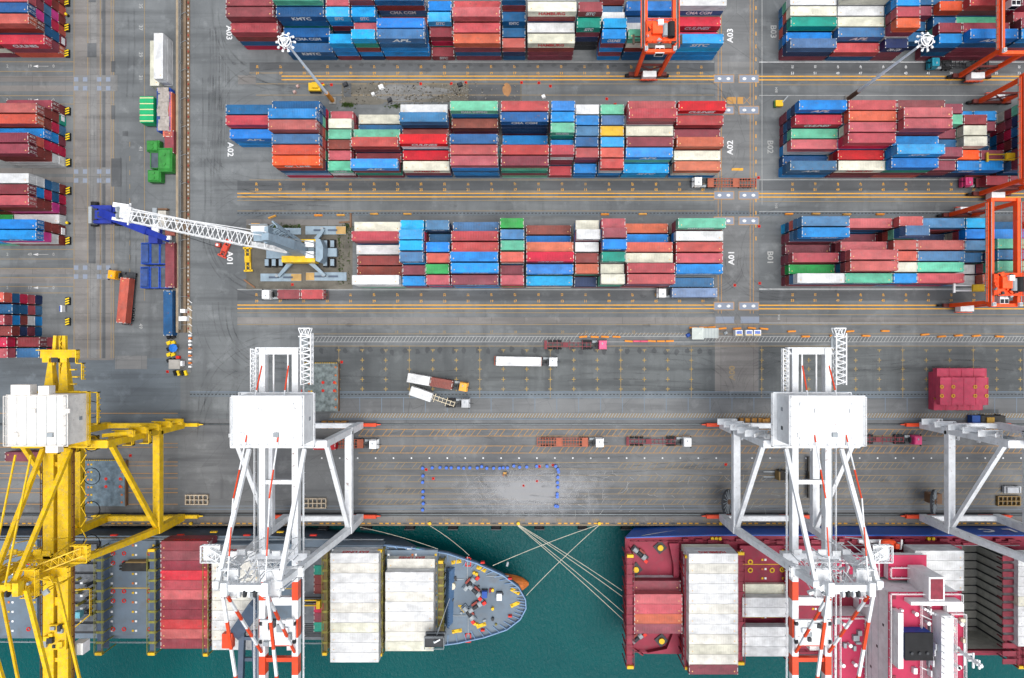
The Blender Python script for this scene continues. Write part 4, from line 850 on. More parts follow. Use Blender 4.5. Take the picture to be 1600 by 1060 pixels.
rope((1125, 823), .3, (1000, 838), zD, 'thin line running along the blue stern quarter', r=.08)
m = MB()
FD = mat('fender_rubber', '202224', rough=.9)
for i in range(26):
    px = 200 + 68 * i - 37; p = P(px, 823)
    m = MB(); m.box((0, -.8, -1.6), (2.2, 1.1, 1.2), FD); m.box((0, -1.45, -1.4), (2.8, .35, 2.2), DARK)
    o = m.build('fender'); o.location = (p.x, YQ, 0); tag(o, 'black rubber fender bolted under the quay edge', 'fender', 'fenders along the quay face')
for i, px in enumerate((562, 672, 810, 936, 1125, 300)):
    m = MB(); m.cyl((0, 0, 0), (0, 0, .5), .28, YLP, 10); m.cyl((0, 0, .5), (0, 0, .7), .45, YLP, 10); o = m.build('bollard'); p = P(px, 817.5); o.location = (p.x, p.y, .03)
    tag(o, 'small yellow bollard holding mooring lines at the quay edge', 'bollard', 'bollards at the quay edge')

# lashing gear and machinery lying on the grey ship
m = LB(ship); MKB = mat('machine_black', '26241F', rust=.25, var=.3)
m.pb(190, 880, 230, 893, 8.4, 10.2, MKB); m.pb(186, 884, 191, 886, 8.4, 9, MKB); m.pb(186, 889, 191, 891, 8.4, 9, MKB); m.pb(196, 878, 228, 880, 8.4, 10.5, mat('rusty_frame', '8A7040', rust=.3)); m.build('spreader')
m = LB(ship)
for i in range(14): m.pb(118 + i % 4 * 7, 905 + i * 5, 122 + i % 4 * 7, 908 + i * 5, 7.1, 9 + i % 3, (YLD, WHITEC, DARK, YLD)[i % 4])
m.rail([tuple(P(118, 920, 10)), tuple(P(145, 918, 10)), tuple(P(145, 958, 10)), tuple(P(118, 980, 10))], YLP, 1.2, .2, 1.2); m.box(tuple(P(123, 960, 10)), (1.6, 1.6, 1.6), mat('cabin_cyan', '70B8C8')); m.build('work_platform')
m = LB(ship)
for i in range(4): m.pb(472, 934 + i * 4, 500, 935.5 + i * 4, 9, 9.6, YLP if i % 2 else MKB)
m.pb(494, 940, 500, 952, 9, 10.5, YLP); m.build('spreader')

# crowded detail on the blue ship: pipes, lockers, stairs, rails around every level
cr = random.Random(21)
for i in range(46):
    m = LB(ship2); k = i % 4
    if k == 0: x_, y_, z_ = cr.uniform(86.8, 96), cr.uniform(-84, -61), 25.7
    elif k == 1: x_, y_, z_ = cr.uniform(78.5, 86), cr.uniform(-84, -71), 14.7
    elif k == 2: x_, y_, z_ = cr.uniform(80, 99), cr.uniform(-58.5, -54.5), 8.2 + cr.uniform(0, 3)
    else: x_, y_, z_ = cr.uniform(99.4, 103), cr.uniform(-84, -63), 27.4
    if 87 < x_ < 95 and -76 < y_ < -66 and z_ > 25: continue
    if i % 3: m.box((x_, y_, z_ + .5), (cr.uniform(.4, 1.6), cr.uniform(.4, 1.4), 1.0), (WHITEC, GRYP, WHITEC, TAN)[i % 4])
    else: m.cyl((x_, y_, z_), (x_, y_, z_ + 1.3), .35, WHITEC, 8); m.cyl((x_, y_, z_ + 1.3), (x_, y_, z_ + 1.6), .5, WHITEC, 8)
    m.build('deck_locker' if i % 3 else 'ventilator')
m = LB(ship2)
for z_, x0, x1, y0, y1 in ((25.7, 93.6, 99.0, -84, -62.5), (14.7, 78.3, 86.0, -86, -70.2), (17.2, 83.8, 86.1, -66, -60), (29.65, 96.5, 99.3, -80, -64), (27.4, 99.4, 103, -84, -64), (11.1, 80, 94, -56.6, -55), (13.6, 83, 92, -57.5, -55.2), (19.1, 90, 99, -58.5, -56)):
    m.rail([(x0, y0, z_), (x1, y0, z_), (x1, y1, z_), (x0, y1, z_), (x0, y0, z_)], WHITEC, 1.1, .12, 1.6)
for i in range(7): a = -62 - i * 3.1; m.beam((93.8, a, 25.8), (96.4, a - 1.2, 25.8), .22, .2, WHITEC); m.beam((94.2 + i * .3, -84, 25.8), (94.2 + i * .3, -62, 25.8), .08, .1, GRYP)
m.build('walkway_railing')
m = LB(ship2)
for i in range(9): m.beam((87.2, -61 - i * 2.7, 25.82), (88, -61 - i * 2.7, 25.82), .9, .1, MSTEEL)
m.beam((86.9, -61.5, 25.8), (86.9, -85, 25.8), .5, .08, MSTEEL); m.beam((79.2, -70.8, 14.8), (79.2, -86, 14.8), .5, .08, MSTEEL); m.build('deck_strip')
for i in range(9): m = LB(ship2); x_ = 76 + i * 3.1; m.beam((x_, -53.2, 8.3), (x_ + 1.6, -53.2, 8.3), .7, .8, (MSTEEL, WHITEC, GRYP)[i % 3]); m.build('deck_locker')
m = LB(ship2)
for yy in (-52.8, -81.6): m.rail([(28, yy, 8), (130, yy, 8)], MSTEEL, 1.1, .14, 2)
m.beam((60, -53.6, 8.3), (130, -53.6, 8.3), .3, .3, MSTEEL); m.beam((60, -54.0, 8.3), (130, -54.0, 8.3), .15, .3, GRYP); m.build('side_railing')
m = LB(ship); m.rail([tuple(P(-200, 840, 6.8)), tuple(P(600, 842, 6.8))], GRYP, 1.0, .12, 2); m.rail([tuple(P(-200, 1000, 6.8)), tuple(P(600, 1004, 6.8))], GRYP, 1.0, .12, 2)
for i in range(18): a = P(640 + i * 9, 880 + (i * 53 % 100), 8.2); m.box((a.x, a.y, 8.5), (.5 + i % 3 * .3, .5, .6), (DARK, GRYP, MSTEEL, YLD)[i % 4], i)
m.build('side_railing')
for x0, y0, x1, y1 in ((700, 905, 725, 906), (730, 870, 731, 905), (731, 960, 732, 995), (760, 900, 795, 901), (706, 962, 740, 963)): m = LB(ship); m.pb(x0, y0, x1, y1, 8.2, 8.5, GRYP); m.build('deck_pipe')

# ------------------------------------------------------------------ ship-to-shore quay cranes
def sts(name_label, gx, C, band, style, stairs=-1, reel=False, leftonly=False, sc=None, lab_parts=''):
    """gx: photo pixel of the crane centre on the ground"""
    xc = (gx - NX) / S; yc = -35.7; T = thing('quay_crane', name_label, 'quay crane', (xc, yc, 0), 0, 'ship-to-shore cranes on the quay rails')
    yl, yw, hx = 12.5, -12.5, 10.0; zp, zb, za = 14.0, 35.0, 54.0; gxs = style['g']; gw = style['gw']
    for sx in (-1, 1):
        m = MB(); m.beam((sx * hx, yl, 2.2), (sx * hx, yl, zp), 1.7, 1.7, C); m.beam((sx * hx, yl, zp), (sx * hx, yl, zb + 1), 1.5, 1.5, C); m.build('leg', T)
        m = MB(); m.beam((sx * hx, yw, 2.2), (sx * hx, yw, zp + .8), 1.8, 1.8, C); m.beam((sx * hx, yw, zp + .5), (sx * (6.3 if band else 6.9), yw, 53 if band else 34), 1.6, 1.6, C, 1.2, 1.2)
        if not band: m.beam((sx * 6.9, yw, 34), (sx * 2.2, yw, 54), 1.2, 1.2, C)
        m.build('leg', T)
        m = MB(); m.beam((sx * hx, yl, zp), (sx * hx, yw, zp), 1.7, 1.9, C); m.build('portal_beam', T)
        m = MB(); m.beam((sx * hx, yl, zb - 1), (sx * hx, yw + 1, zp + 1), 1.0, 1.0, C); m.build('diagonal_brace', T)
        m = MB(); m.beam((sx * (6.1 if band else 3), yl - 1, zb + 2), (sx * (6.1 if band else 2.2), yw - 1, za - 1), .85, .85, C); m.build('back_stay', T)
        m = MB()
        if band: m.striped((sx * gxs[1], 4, zb + 16), (sx * gxs[1] * 1.02, yw, za - .5), .22, .22, [C, REDB, C], 6); m.striped((sx * gxs[1] * .98, 4, zb + 16), (sx * gxs[1] * .8, 30, zb + 3), .25, .25, [REDB, C], 6)
        else: m.beam((sx * 1.6, 12, zb + 12), (sx * 1.6, yw, za), .3, .3, C)
        m.build('tie_rod', T)
        for yy in (yl, yw):
            for s2 in (-1, 1):
                m = MB(); bx = sx * hx + s2 * 2.2
                m.beam((bx - 2.0, yy, 1.5), (bx + 2.0, yy, 1.5), .9, 1.0, REDB if band else C)
                for q_ in (-1.4, 0, 1.4): m.cyl((bx + q_, yy - .35, .55), (bx + q_, yy + .35, .55), .5, DARK, 10)
                b_ = m.build('bogie', T)
            m = MB(); m.beam((sx * (hx + 4.2), yy, 1.0), (sx * (hx + 5.3), yy, 1.0), .45, .45, REDB if band else C, .2, .2); m.build('buffer', T)
    for yy in (yl, yw):
        m = MB(); m.beam((-hx, yy, 3.0), (hx, yy, 3.0), 1.3, 1.6, C); m.build('sill_beam', T)
    m = MB(); m.beam((-6.4, yw, zb), (6.4, yw, zb), 1.6, 2.2, C); m.build('cross_beam', T)
    m = MB(); m.beam((-hx - .6, yl, zb), (hx + .6, yl, zb), 1.7, 2.2, C); m.build('cross_beam', T)
    for sx in (-1, 1):
        m = MB(); gx_ = sx * (gxs[0] if sx < 0 else gxs[1]); y0 = 35.7 - style['y0']
        if not band: m.beam((gx_, 23.7, zb), (gx_, -80, zb), gw, 2.2, C); m.beam((gx_, 31.6, zb), (gx_, 23.7, zb), gw * .3, 1.0, C, gw, 2.2); m.beam((gx_ * .6, 36.6, zb), (gx_ * .8, 30, zb), .7, .8, C); m.beam((gx_ * .6 - sx * .9, 36.6, zb), (gx_ * .6 - sx * .9, 24, zb), .25, .5, C)
        else:
            m.beam((gx_, y0, zb), (gx_, -18, zb), gw, 2.1, C); m.striped((gx_, -18, zb), (gx_, -80, zb), gw, 2.1, [REDB, C], 4.15)
        m.build('boom_girder', T)
        # walkway with handrail beside the girder
        m = MB(); wx = gx_ + sx * (gw / 2 + .7); m.bb(wx - (.1 if band else .45), -74, zb - .3, wx + (.1 if band else -.1), y0 - (1 if band else 12), zb - .2, GRYP if band else mat('rusty_walkway', '6A4020', rust=.3)); m.rail([(wx + sx * (.45 if band else 0), -74, zb - .2), (wx + sx * (.45 if band else 0), y0 - (1 if band else 12), zb - .2)], C if band else mat('rusty_walkway', '6A4020'), 1.1, .12, 2.4); m.build('walkway', T)
    m = MB(); y = 33
    for yy in ([35.7 - style['y0'] - .5, 22, 4] if band else [22, 8]): m.beam((-gxs[0], yy, zb), (gxs[1], yy, zb), .9, 1.2, C); m.build('girder_tie', T); m = MB()
    for yy in (-22.5, -32, -35.5, -41, -50): m.beam((-gxs[0], yy, zb), (gxs[1], yy, zb), .9 if yy != -22.5 else 1.8, 1.2, C if yy > -31 else (REDB if band else C)); m.build('girder_tie', T); m = MB()
    for i in range(9): yy = 22 - i * 2.2; m.beam((-gxs[0], yy, zb - .4), (gxs[1], yy - 2.2, zb - .4), .18, .18, C if not band else GRYP)
    m.build('girder_lacing', T) if not band else None
    if band:
        m = MB(); f0 = 35.7 - style['y0']; m.lattice((-gxs[0] - 1.6, f0 - .5, zb), (gxs[1] + 2, f0 - .5, zb), 1.3, 1.2, C, 1.6, .14)
        for xx in (-1.6, 1.6): m.beam((xx, f0 - 1, zb - .5), (xx, f0 - 11.5, zb - .5), .3, .3, C)
        m.beam((-gxs[0], f0 - 11.5, zb - .5), (gxs[1], f0 - 11.5, zb - .5), .4, .4, C)
        m.lattice((-gxs[0] - 2, f0 - 11, zb + .3), (-gxs[0] - 2, f0, zb + .3), 1.2, 1.0, C, 1.1, .12); m.box((gxs[1] + 1.8, f0 + 1.5, zb + .5), (2.0, 2.4, .3), GRYP); m.lattice((gxs[1] + 2.6, f0 - 8, zb + .8), (gxs[1] + 2.6, f0 + 3.4, zb + .8), 2.2, 1.6, C, 1.5, .16); m.lattice((gxs[1] + 1, f0 + 3.6, zb + 1), (gxs[1] + 3.6, f0 + 3.6, zb + 1), 1.8, 1.4, C, 1.3, .16)
        m.build('rear_platform', T)
    else:
        m = MB()
        for i in range(4): m.box((-3 + i * 2.0, 31.2, zb + .8), (1.5, 1.1, .9), DARK if i % 2 else C)
        m.bb(-4.2, 31.6, zb + 1, 4.5, 33.4, zb + 1.2, C); m.rail([(-4.2, 33.4, zb + 1.2), (4.5, 33.4, zb + 1.2), (4.5, 30.5, zb + 1.2), (5.8, 30.5, zb + 1.2), (5.8, 27, zb + 1.2)], C, 1.2, .2, 1)
        for i in range(6): m.box((gxs[1] + 1.6 + (i % 2) * .6, 29 - i * 1.6, zb), (1.2, .3, .8), C)
        m.lattice((0, 36, zb), (0, 12, zb), .9, .8, C, 2.4, .14)
        m.rail([(4.8, 24, zb), (8.4, 24, zb), (8.4, 17, zb), (4.8, 17, zb)], C, 1.1, .2, 1.5)
        for i in range(14): m.beam((3.5 + (i % 2) * 1.2, 22 - i * 2.4, zb - 1), (4.6 - (i % 2) * 1.2, 20 - i * 2.4, zb - 1), .16, .16, C)
        for s_ in (-1, 1):
            for i in range(5): m.ring((5.8, 20 - i * 7.5, zb - 1), 1.9, .12, BLACK, 12)
        m.build('rear_platform', T)
    # machinery house
    hz0, hz1 = (38, 45); hx0, hx1, hy0, hy1 = style['house']
    W_ = WHITEC if band else mat('weathered_white', 'F2EEE6', var=.08, rust=.3, scale=1.1)
    m = MB(); m.bb(hx0, hy0, hz0, hx1, hy1, hz1, W_); m.build('machinery_house', T); mh = T.children[-1]
    m = MB(); m.bb(hx0 - .25, hy0 - .25, hz1, hx1 + .25, hy1 + .25, hz1 + .18, W_)
    if band:
        for i in range(9): m.bb(hx0 + (hx1 - hx0) * i / 8 - .04, hy0, hz1 + .18, hx0 + (hx1 - hx0) * i / 8 + .04, hy1, hz1 + .21, GRYP)
        for sx in (.15, .85):
            for sy in (.15, .85): m.cyl((hx0 + (hx1 - hx0) * sx, hy0 + (hy1 - hy0) * sy, hz1 + .18), (hx0 + (hx1 - hx0) * sx, hy0 + (hy1 - hy0) * sy, hz1 + .5), .35, WHITEC, 10)
    else:
        for i in range(7): m.bb(hx0 + (hx1 - hx0) * i / 6 - .05, hy0, hz1 + .18, hx0 + (hx1 - hx0) * i / 6 + .05, hy1, hz1 + .24, GRYP)
        m.box((hx0 + 3, hy1 + 1.2, hz1 - .5), (4, 2.2, 2), W_); m.box((hx0 + 8, hy1 + 1.2, hz1 - .2), (2.2, 1.8, 2), W_); m.box((hx1 - 4, hy0 - 1, hz1 - 2), (2.6, 1.6, 1.8), W_)
    m.build('house_roof', T)
    m = MB(); m.rail([(hx0, hy0, hz1 + .2), (hx1, hy0, hz1 + .2), (hx1, hy1, hz1 + .2), (hx0, hy1, hz1 + .2), (hx0, hy0, hz1 + .2)], W_, 1.0, .1, 2); m.build('roof_railing', T)
    for i in range(4): m = MB(); m.box((hx0 + 2 + i * 3.6, hy0 + 2.2 + (i % 2) * 5, hz1 + .45), (1.1, .9, .5), GRYP if i == 2 else W_); m.build('roof_vent', T)
    m = MB(); z_ = hz0 - .1; m.bb(hx0 - 1.3, hy0 - 1.3, z_ - .2, hx1 + .3, hy1 + .4, z_, C)
    m.rail([(hx0 - 1.3, hy0 - 1.3, z_), (hx1 + .3, hy0 - 1.3, z_), (hx1 + .3, hy1 + .4, z_), (hx0 - 1.3, hy1 + .4, z_), (hx0 - 1.3, hy0 - 1.3, z_)], C, 1.1, .13); m.build('house_platform', T)
    m = MB()
    for i in ((1, 3) if gx > NX else (2,)):
        fx = hx0 - .03 if gx > NX else hx1 + .03; yy = hy0 + (hy1 - hy0) * (i + .5) / 5; m.bb(fx - .02, yy - .4, hz0 + 2.2, fx + .02, yy + .4, hz0 + 3.2, GRYP if i != 1 else DARK)
    m.build('house_window', T)
    # apex: sheave platforms above the waterside legs
    cr = random.Random(gx); m = MB()
    m.beam((-4.3, yw - .5, za - 1), (4.3, yw - .5, za - 1), 1.3, 1.4, C); m.beam((-4.3, yw - 2.5, za - 4), (4.3, yw - 2.5, za - 4), .7, .8, C)
    for sx in (-1, 1):
        m.bb(sx * 2.8, yw - 3.2, za - 3.6, sx * 5.8, yw + 2.4, za - 3.4, C); m.rail([(sx * 2.8, yw + 2.4, za - 3.4), (sx * 5.8, yw + 2.4, za - 3.4), (sx * 5.8, yw - 3.2, za - 3.4), (sx * 2.8, yw - 3.2, za - 3.4)], C, 1.1, .13, 1.3)
        m.box((sx * 4, yw - .5, za - .2), (1.2, 2.6, 1.6), C)
        m.bb(sx * 4.5, yw - 1, za - 8.5, sx * 8.8, yw + 1.2, za - 8.3, C); m.rail([(sx * 4.5, yw + 1.2, za - 8.3), (sx * 8.8, yw + 1.2, za - 8.3), (sx * 8.8, yw - 1, za - 8.3)], C, 1.1, .13, 1.2)
        for i in range(7): m.box((sx * cr.uniform(1, 6.5), yw + cr.uniform(-3, 2), za - cr.uniform(1, 8)), (cr.uniform(.4, 1.3), cr.uniform(.4, 1.3), cr.uniform(.4, 1.2)), C if i % 4 else GRYP, cr.uniform(0, 1.5))
    for i in range(16):
        x_ = cr.uniform(-5, 5); m.beam((x_, yw + cr.uniform(-3, 3), za - cr.uniform(2, 9)), (x_ + cr.uniform(-3, 3), yw + cr.uniform(-3, 3), za - cr.uniform(0, 9)), .2, .2, C)
    for i in range(4): m.cyl((-1.5 + i, yw - 1.6, za - .6), (-1.1 + i, yw - 1.6, za - .6), .75, DARK if i % 2 else C, 12)
    m.lattice((-4, yw, zb + 6), (4, yw, zb + 6), 1.5, 1.5, C, 2, .16); m.build('apex_frame', T)
    for sx in (-1, 1):
        g_ = gxs[0] if sx < 0 else gxs[1]
        m = MB()
        if band: m.striped((sx * 4, yw - 1, za), (sx * g_, -33.5, zb + 1.2), .5, .5, [REDB, C], 3.6)
        else: m.beam((sx * 5, yw - 1, za - 1), (sx * 4.5, -66, zb + 1.2), .75, .75, C)
        m.build('forestay', T)
        m = MB()
        if band: m.striped((sx * 4.4, yw - 1.4, za), (sx * g_, -76, zb + 1.2), .55, .55, [C, REDB], 6.2)
        else: m.beam((sx * 6, yw - 1, za - 8), (sx * 7, -50, zb + 1.2), .5, .5, C)
        m.build('forestay', T)
    # trolley and driver's cabin under the girders
    ty = style.get('ty', -4); m = MB(); m.box((0, ty, zb + 1.3), (gxs[0] + gxs[1] + .6, 5.5, .8), C if band else C)
    for sx in (-1, 1):
        for s2 in (-1, 1): m.cyl((sx * gxs[1] - .3, ty + s2 * 2, zb + 1.5), (sx * gxs[1] + .3, ty + s2 * 2, zb + 1.5), .5, DARK, 10)
    for i in range(8): m.box((cr.uniform(-3, 3), ty + cr.uniform(-2.5, 2.5), zb + 2), (cr.uniform(.6, 1.8), cr.uniform(.6, 1.6), cr.uniform(.4, 1.3)), (C, GRYP, DARK)[i % 3])
    m.build('trolley', T)
    m = MB(); m.bb(-1.2 + 2, ty - 5.6, zb - 4.5, 1.2 + 2, ty - 3, zb - 2, WHITEC); m.bb(-1.0 + 2, ty - 5.65, zb - 4.2, 1.0 + 2, ty - 5.6, zb - 2.6, GLASS); m.build('driver_cabin', T)
    # stairs and landings on one landside leg
    m = MB(); sx = stairs; xx = sx * hx; cz = C if band else C
    for i in range(5):
        z_ = 6 + i * 5.6; yy = yl + 1.6; m.bb(xx - 2.4, yy - 1.0, z_ - .15, xx + 2.4, yy + .6, z_, cz); m.rail([(xx - 2.4, yy + .6, z_), (xx + 2.4, yy + .6, z_), (xx + 2.4, yy - 1, z_)], cz, 1.1, .12, 1.4)
        m.beam((xx + (-2 if i % 2 else 2), yy, z_), (xx + (2 if i % 2 else -2), yy, z_ + 5.4), .8, .15, cz)
    m.build('stairway', T)
    if reel:
        m = MB(); c = (-hx - .2, yw + 5.5, 7.5); a = Vector((.75, .0, .66)).normalized(); c = Vector(c)
        m.cyl(c - a * .25, c + a * .25, 3.2, DARK, 24); u = a.cross(Vector((0, 1, 0))).normalized(); v = a.cross(u)
        for i in range(16): t_ = i * math.pi / 8; m.beam(c + a * .32, c + a * .32 + (u * math.cos(t_) + v * math.sin(t_)) * 3.1, .14, .1, GRYP)
        m.cyl(c + a * .25, c + a * .6, .7, mat('rusty_brown', '7A5A40', rust=.4), 12); m.box((-hx + 2.4, yw + 5.5, 3), (3, 2.6, 3), mat('rusty_brown', '7A5A40')); m.build('cable_reel', T)
        m = MB()
        for i in range(5): m.box((-hx + 1.6 + i * 1.8, yl + .5 - i * .25, 24 + i * 1.8), (1.5, 1.2, 1.6), WHITEC if i % 2 else GRYP); m.rail([(-hx - 2 + i * 2.6, yl + 1.5, 15 + i * 4), (-hx + 1 + i * 2.6, yl + 1.5, 15 + i * 4), (-hx + 1 + i * 2.6, yl - 2, 15 + i * 4)], C, 1.1, .2, 1)
        m.build('cable_chute', T)
    return T
# wide sheave platform beside the apex is added per crane below
ws = dict(g=(3.65, 3.65), gw=1.35, y0=2, house=(-6.3, 8.4, 13.7, 23.8), ty=-29)
sts('white quay crane with red banded boom over the grey ship bow containers', 509, WHITE, True, ws, stairs=-1)
sts('white quay crane with red banded boom over the blue ship west of its bridge', 1182, WHITE, True, dict(ws, house=(-8.4, 7.0, 13.7, 23.8)), stairs=-1, reel=True)
sts('white quay crane at the far east edge with big cable reel showing', 1491, WHITE, True, ws, stairs=-1, reel=True)
sts('yellow quay crane with white machinery house over the grey ship stern', 233, YEL, False, dict(g=(2.5, .75), gw=2.35, y0=3, house=(-4.7, 7.7, 13.7, 24.0), ty=-30), stairs=1)

def apex_extra(T, C, side):
    cr = random.Random(4); za = 54; yw = -12.5; m = MB(); s_ = side
    m.lattice((s_ * 4, yw + 1.5, za - 6), (s_ * 11, yw + 4, za - 9), 1.6, 1.2, C, 1.4, .14); m.bb(s_ * 9, yw + 2, za - 9.3, s_ * 12.5, yw + 5.5, za - 9.1, C)
    m.rail([(s_ * 9, yw + 5.5, za - 9.1), (s_ * 12.5, yw + 5.5, za - 9.1), (s_ * 12.5, yw + 2, za - 9.1), (s_ * 9, yw + 2, za - 9.1)], C, 1.2, .16, 1)
    for i in range(5): m.bb(-6.5 + i * 2.6, yw + 2.5, za - 12 + i % 2, -4.8 + i * 2.6, yw + 3.6, za - 11.6 + i % 2, C)
    for i in range(22): x_ = cr.uniform(-7, 7); y_ = yw + cr.uniform(-4, 6); m.beam((x_, y_, za - 14), (x_ + cr.uniform(-2, 2), y_ + cr.uniform(-2, 2), za - 6), .16, .16, C)
    m.build('sheave_platform', T)
zb_ = 37.5
for T_ in [o_ for o_ in list(COL.objects) if o_.name.startswith('quay_crane')]:
    wht = 'yellow' not in T_['label']; apex_extra(T_, WHITE if wht else YEL, -1 if T_.location.x < 0 and wht else 1)
    if not wht:   # cluttered yellow platforms
        for i in range(6): m = MB(); m.rail([(-2 + i * 2.4, 13.6, 36 - i * 3.0), (.2 + i * 2.4, 13.6, 36 - i * 3.0), (.2 + i * 2.4, 10.6, 36 - i * 3.0), (-2 + i * 2.4, 10.6, 36 - i * 3.0)], YEL, 1.2, .22, 1); m.bb(-2 + i * 2.4, 10.6, 35.8 - i * 3, .2 + i * 2.4, 13.6, 35.9 - i * 3, mat('yellow_grating', 'A08420')); m.build('stair_landing', T_)

# ------------------------------------------------------------------ rubber-tyred yard gantries
def rtg(label, gx, ys, yn, tz, spr=None, wdx=7.0, tr=True):
    x0 = (gx - NX) / S; T = thing('yard_gantry_crane', label, 'gantry crane', (x0, ys, 0), 0, 'orange yard gantries over the container blocks'); W = yn - ys; Z = 18.2
    for yy, nm in ((0, 's'), (W, 'n')):
        for xx in (0, wdx):
            m = MB(); m.beam((xx * .9 + .35, yy, 1.8), (xx, yy, Z), .9, 1.05, ORG, .8, .9); m.build('leg', T)
        m = MB(); m.beam((-1.6, yy, 1.7), (wdx + 1.6, yy, 1.7), 1.0, 1.0, DRED); m.build('sill_beam', T)
        m = MB(); m.beam((.5, yy, 2.2), (wdx - .2, yy, 7.5), .3, .3, DRED); m.beam((wdx - .5, yy, 2.2), (.3, yy, 7.5), .3, .3, DRED); m.beam((0, yy, 8), (wdx, yy, 8), .5, .5, DRED); m.build('brace', T)
        for xx in (-1.8, .4, wdx - .4, wdx + 1.8):
            m = MB(); m.cyl((xx, yy - .3, .75), (xx, yy + .3, .75), .75, BLACK, 14); m.cyl((xx, yy - .34, .75), (xx, yy + .34, .75), .3, DRED, 8); m.build('wheel', T)
        m = MB(); yo = yy - .9 if nm == 's' else yy + .9; m.box((wdx * .52, yo, 3.2), (3.6, 1.6, 2.4), WHITEC); m.bb(wdx * .25, yo - 1, 1.7, wdx * .8, yo + .9, 1.95, DRED)
        m.rail([(wdx * .2, yo - 1 if nm == 's' else yo + 1, 1.95), (wdx * .85, yo - 1 if nm == 's' else yo + 1, 1.95)], ORG, 1.1, .12, 1.2); m.build('generator_box' if nm == 's' else 'control_box', T)
    for xx in (0, wdx):
        m = MB(); m.beam((xx, -1, Z + .2), (xx, W + 1, Z + .2), .75, 1.6, ORG); m.build('girder', T)
        m = MB(); s_ = -1 if xx == 0 else 1; m.bb(xx + s_ * .5, 0, Z, xx + s_ * 1.2, W, Z + .08, mat('grating_grey', '6A6A66')); m.rail([(xx + s_ * 1.2, 0, Z), (xx + s_ * 1.2, W, Z)], ORG, 1.1, .12, 1.8); m.build('walkway', T)
        m = MB(); m.beam((xx + .4 * s_, 0, Z + 1.15), (xx + .4 * s_, W, Z + 1.15), .14, .14, GRYP); m.build('trolley_rail', T)
    for ye in (-.8, W + .8):
        m = MB(); m.beam((0, ye, Z), (wdx, ye, Z), .8, 1.2, ORG); m.build('end_tie', T)
    for xx in (0, wdx): m = MB(); m.box((xx, -.6, Z + 1.3), (.7, .9, 1.0), WHITEC); m.box((xx, -.6, Z + 1.85), (.5, .7, .12), GRYP); m.build('buffer_box', T)
    if tr:
        cr = random.Random(gx); m = MB(); m.box((wdx / 2, tz, Z + 1.5), (wdx + .4, 5.4, .5), ORG); m.box((wdx * .35, tz + .4, Z + 2.3), (2.4, 2.8, 1.4), ORG)
        m.cyl((wdx * .62, tz - 1.6, Z + 2.7), (wdx * .62, tz + 1.4, Z + 2.7), .65, GRYP, 12); m.cyl((wdx * .84, tz - 1.8, Z + 2.7), (wdx * .84, tz + 1.8, Z + 2.7), .85, BLACK, 12); m.box((wdx * .45, tz + 1.5, Z + 3.2), (1.3, 1.3, 1.0), WHITEC)
        for i in range(18): m.box((cr.uniform(0, wdx), tz + cr.uniform(-3, 3), Z + 2), (cr.uniform(.3, 1.1), cr.uniform(.3, 1.0), cr.uniform(.3, 1)), (ORG, DRED, GRYP, ORG, DARK)[i % 5], cr.uniform(0, 1))
        m.rail([(0, tz - 2.7, Z + 1.7), (wdx, tz - 2.7, Z + 1.7), (wdx, tz + 2.7, Z + 1.7), (0, tz + 2.7, Z + 1.7), (0, tz - 2.7, Z + 1.7)], ORG, 1.1, .13, 1.4); m.build('trolley', T)
        m = MB(); m.box((wdx * .5, tz - 3.8, Z - .6), (2.2, 1.9, 2.2), WHITEC); m.box((wdx * .5 - .55, tz - 4.0, Z + .52), (.9, 1.0, .08), GLASS); m.box((wdx * .5 + .55, tz - 4.0, Z + .52), (.9, 1.0, .08), GLASS); m.box((wdx * .5, tz - 4.78, Z - .6), (1.9, .05, 1.5), GLASS); m.build('driver_cabin', T)
        zs, cs_ = spr or (13, DARK); m = MB()
        for s_ in (-1, 1): m.beam((wdx / 2 - 6.1, tz + s_ * .7, zs), (wdx / 2 + 6.1, tz + s_ * .7, zs), .25, .35, cs_)
        for s_ in (-1, 1): m.beam((wdx / 2 + s_ * 6.0, tz - 1.2, zs), (wdx / 2 + s_ * 6.0, tz + 1.2, zs), .5, .4, cs_)
        m.box((wdx / 2, tz, zs + .4), (3.0, 1.9, .7), YLP); m.build('spreader', T)
        m = MB()
        for sx in (-1, 1):
            for sy in (-1, 1): m.cyl((wdx / 2 + sx * 1.3, tz + sy * .8, zs + .6), (wdx / 2 + sx * 1.8, tz + sy * 1.6, Z + 1.2), .05, DARK, 5)
        m.build('hoist_rope', T)
rtg('orange gantry whose red trolley stands over the middle north block', 990, 72.2, 95.7, 3.4, (15.5, mat('spreader_brown', '4A4030')))
rtg('orange gantry straddling block B03 above the teal truck', 1491, 71.8, 95.3, 15.5, (12, mat('spreader_yellow', 'C8A820')))
rtg('orange gantry spanning block B02 beside the pink truck', 1522, 39.7, 64.8, 8, (9, mat('spreader_yellow', 'C8A820')), tr=True)
rtg('orange gantry spanning block B01 with its trolley at the south end', 1476, 9.3, 33.9, 4.2, (8.5, WHITEC), wdx=6.5)

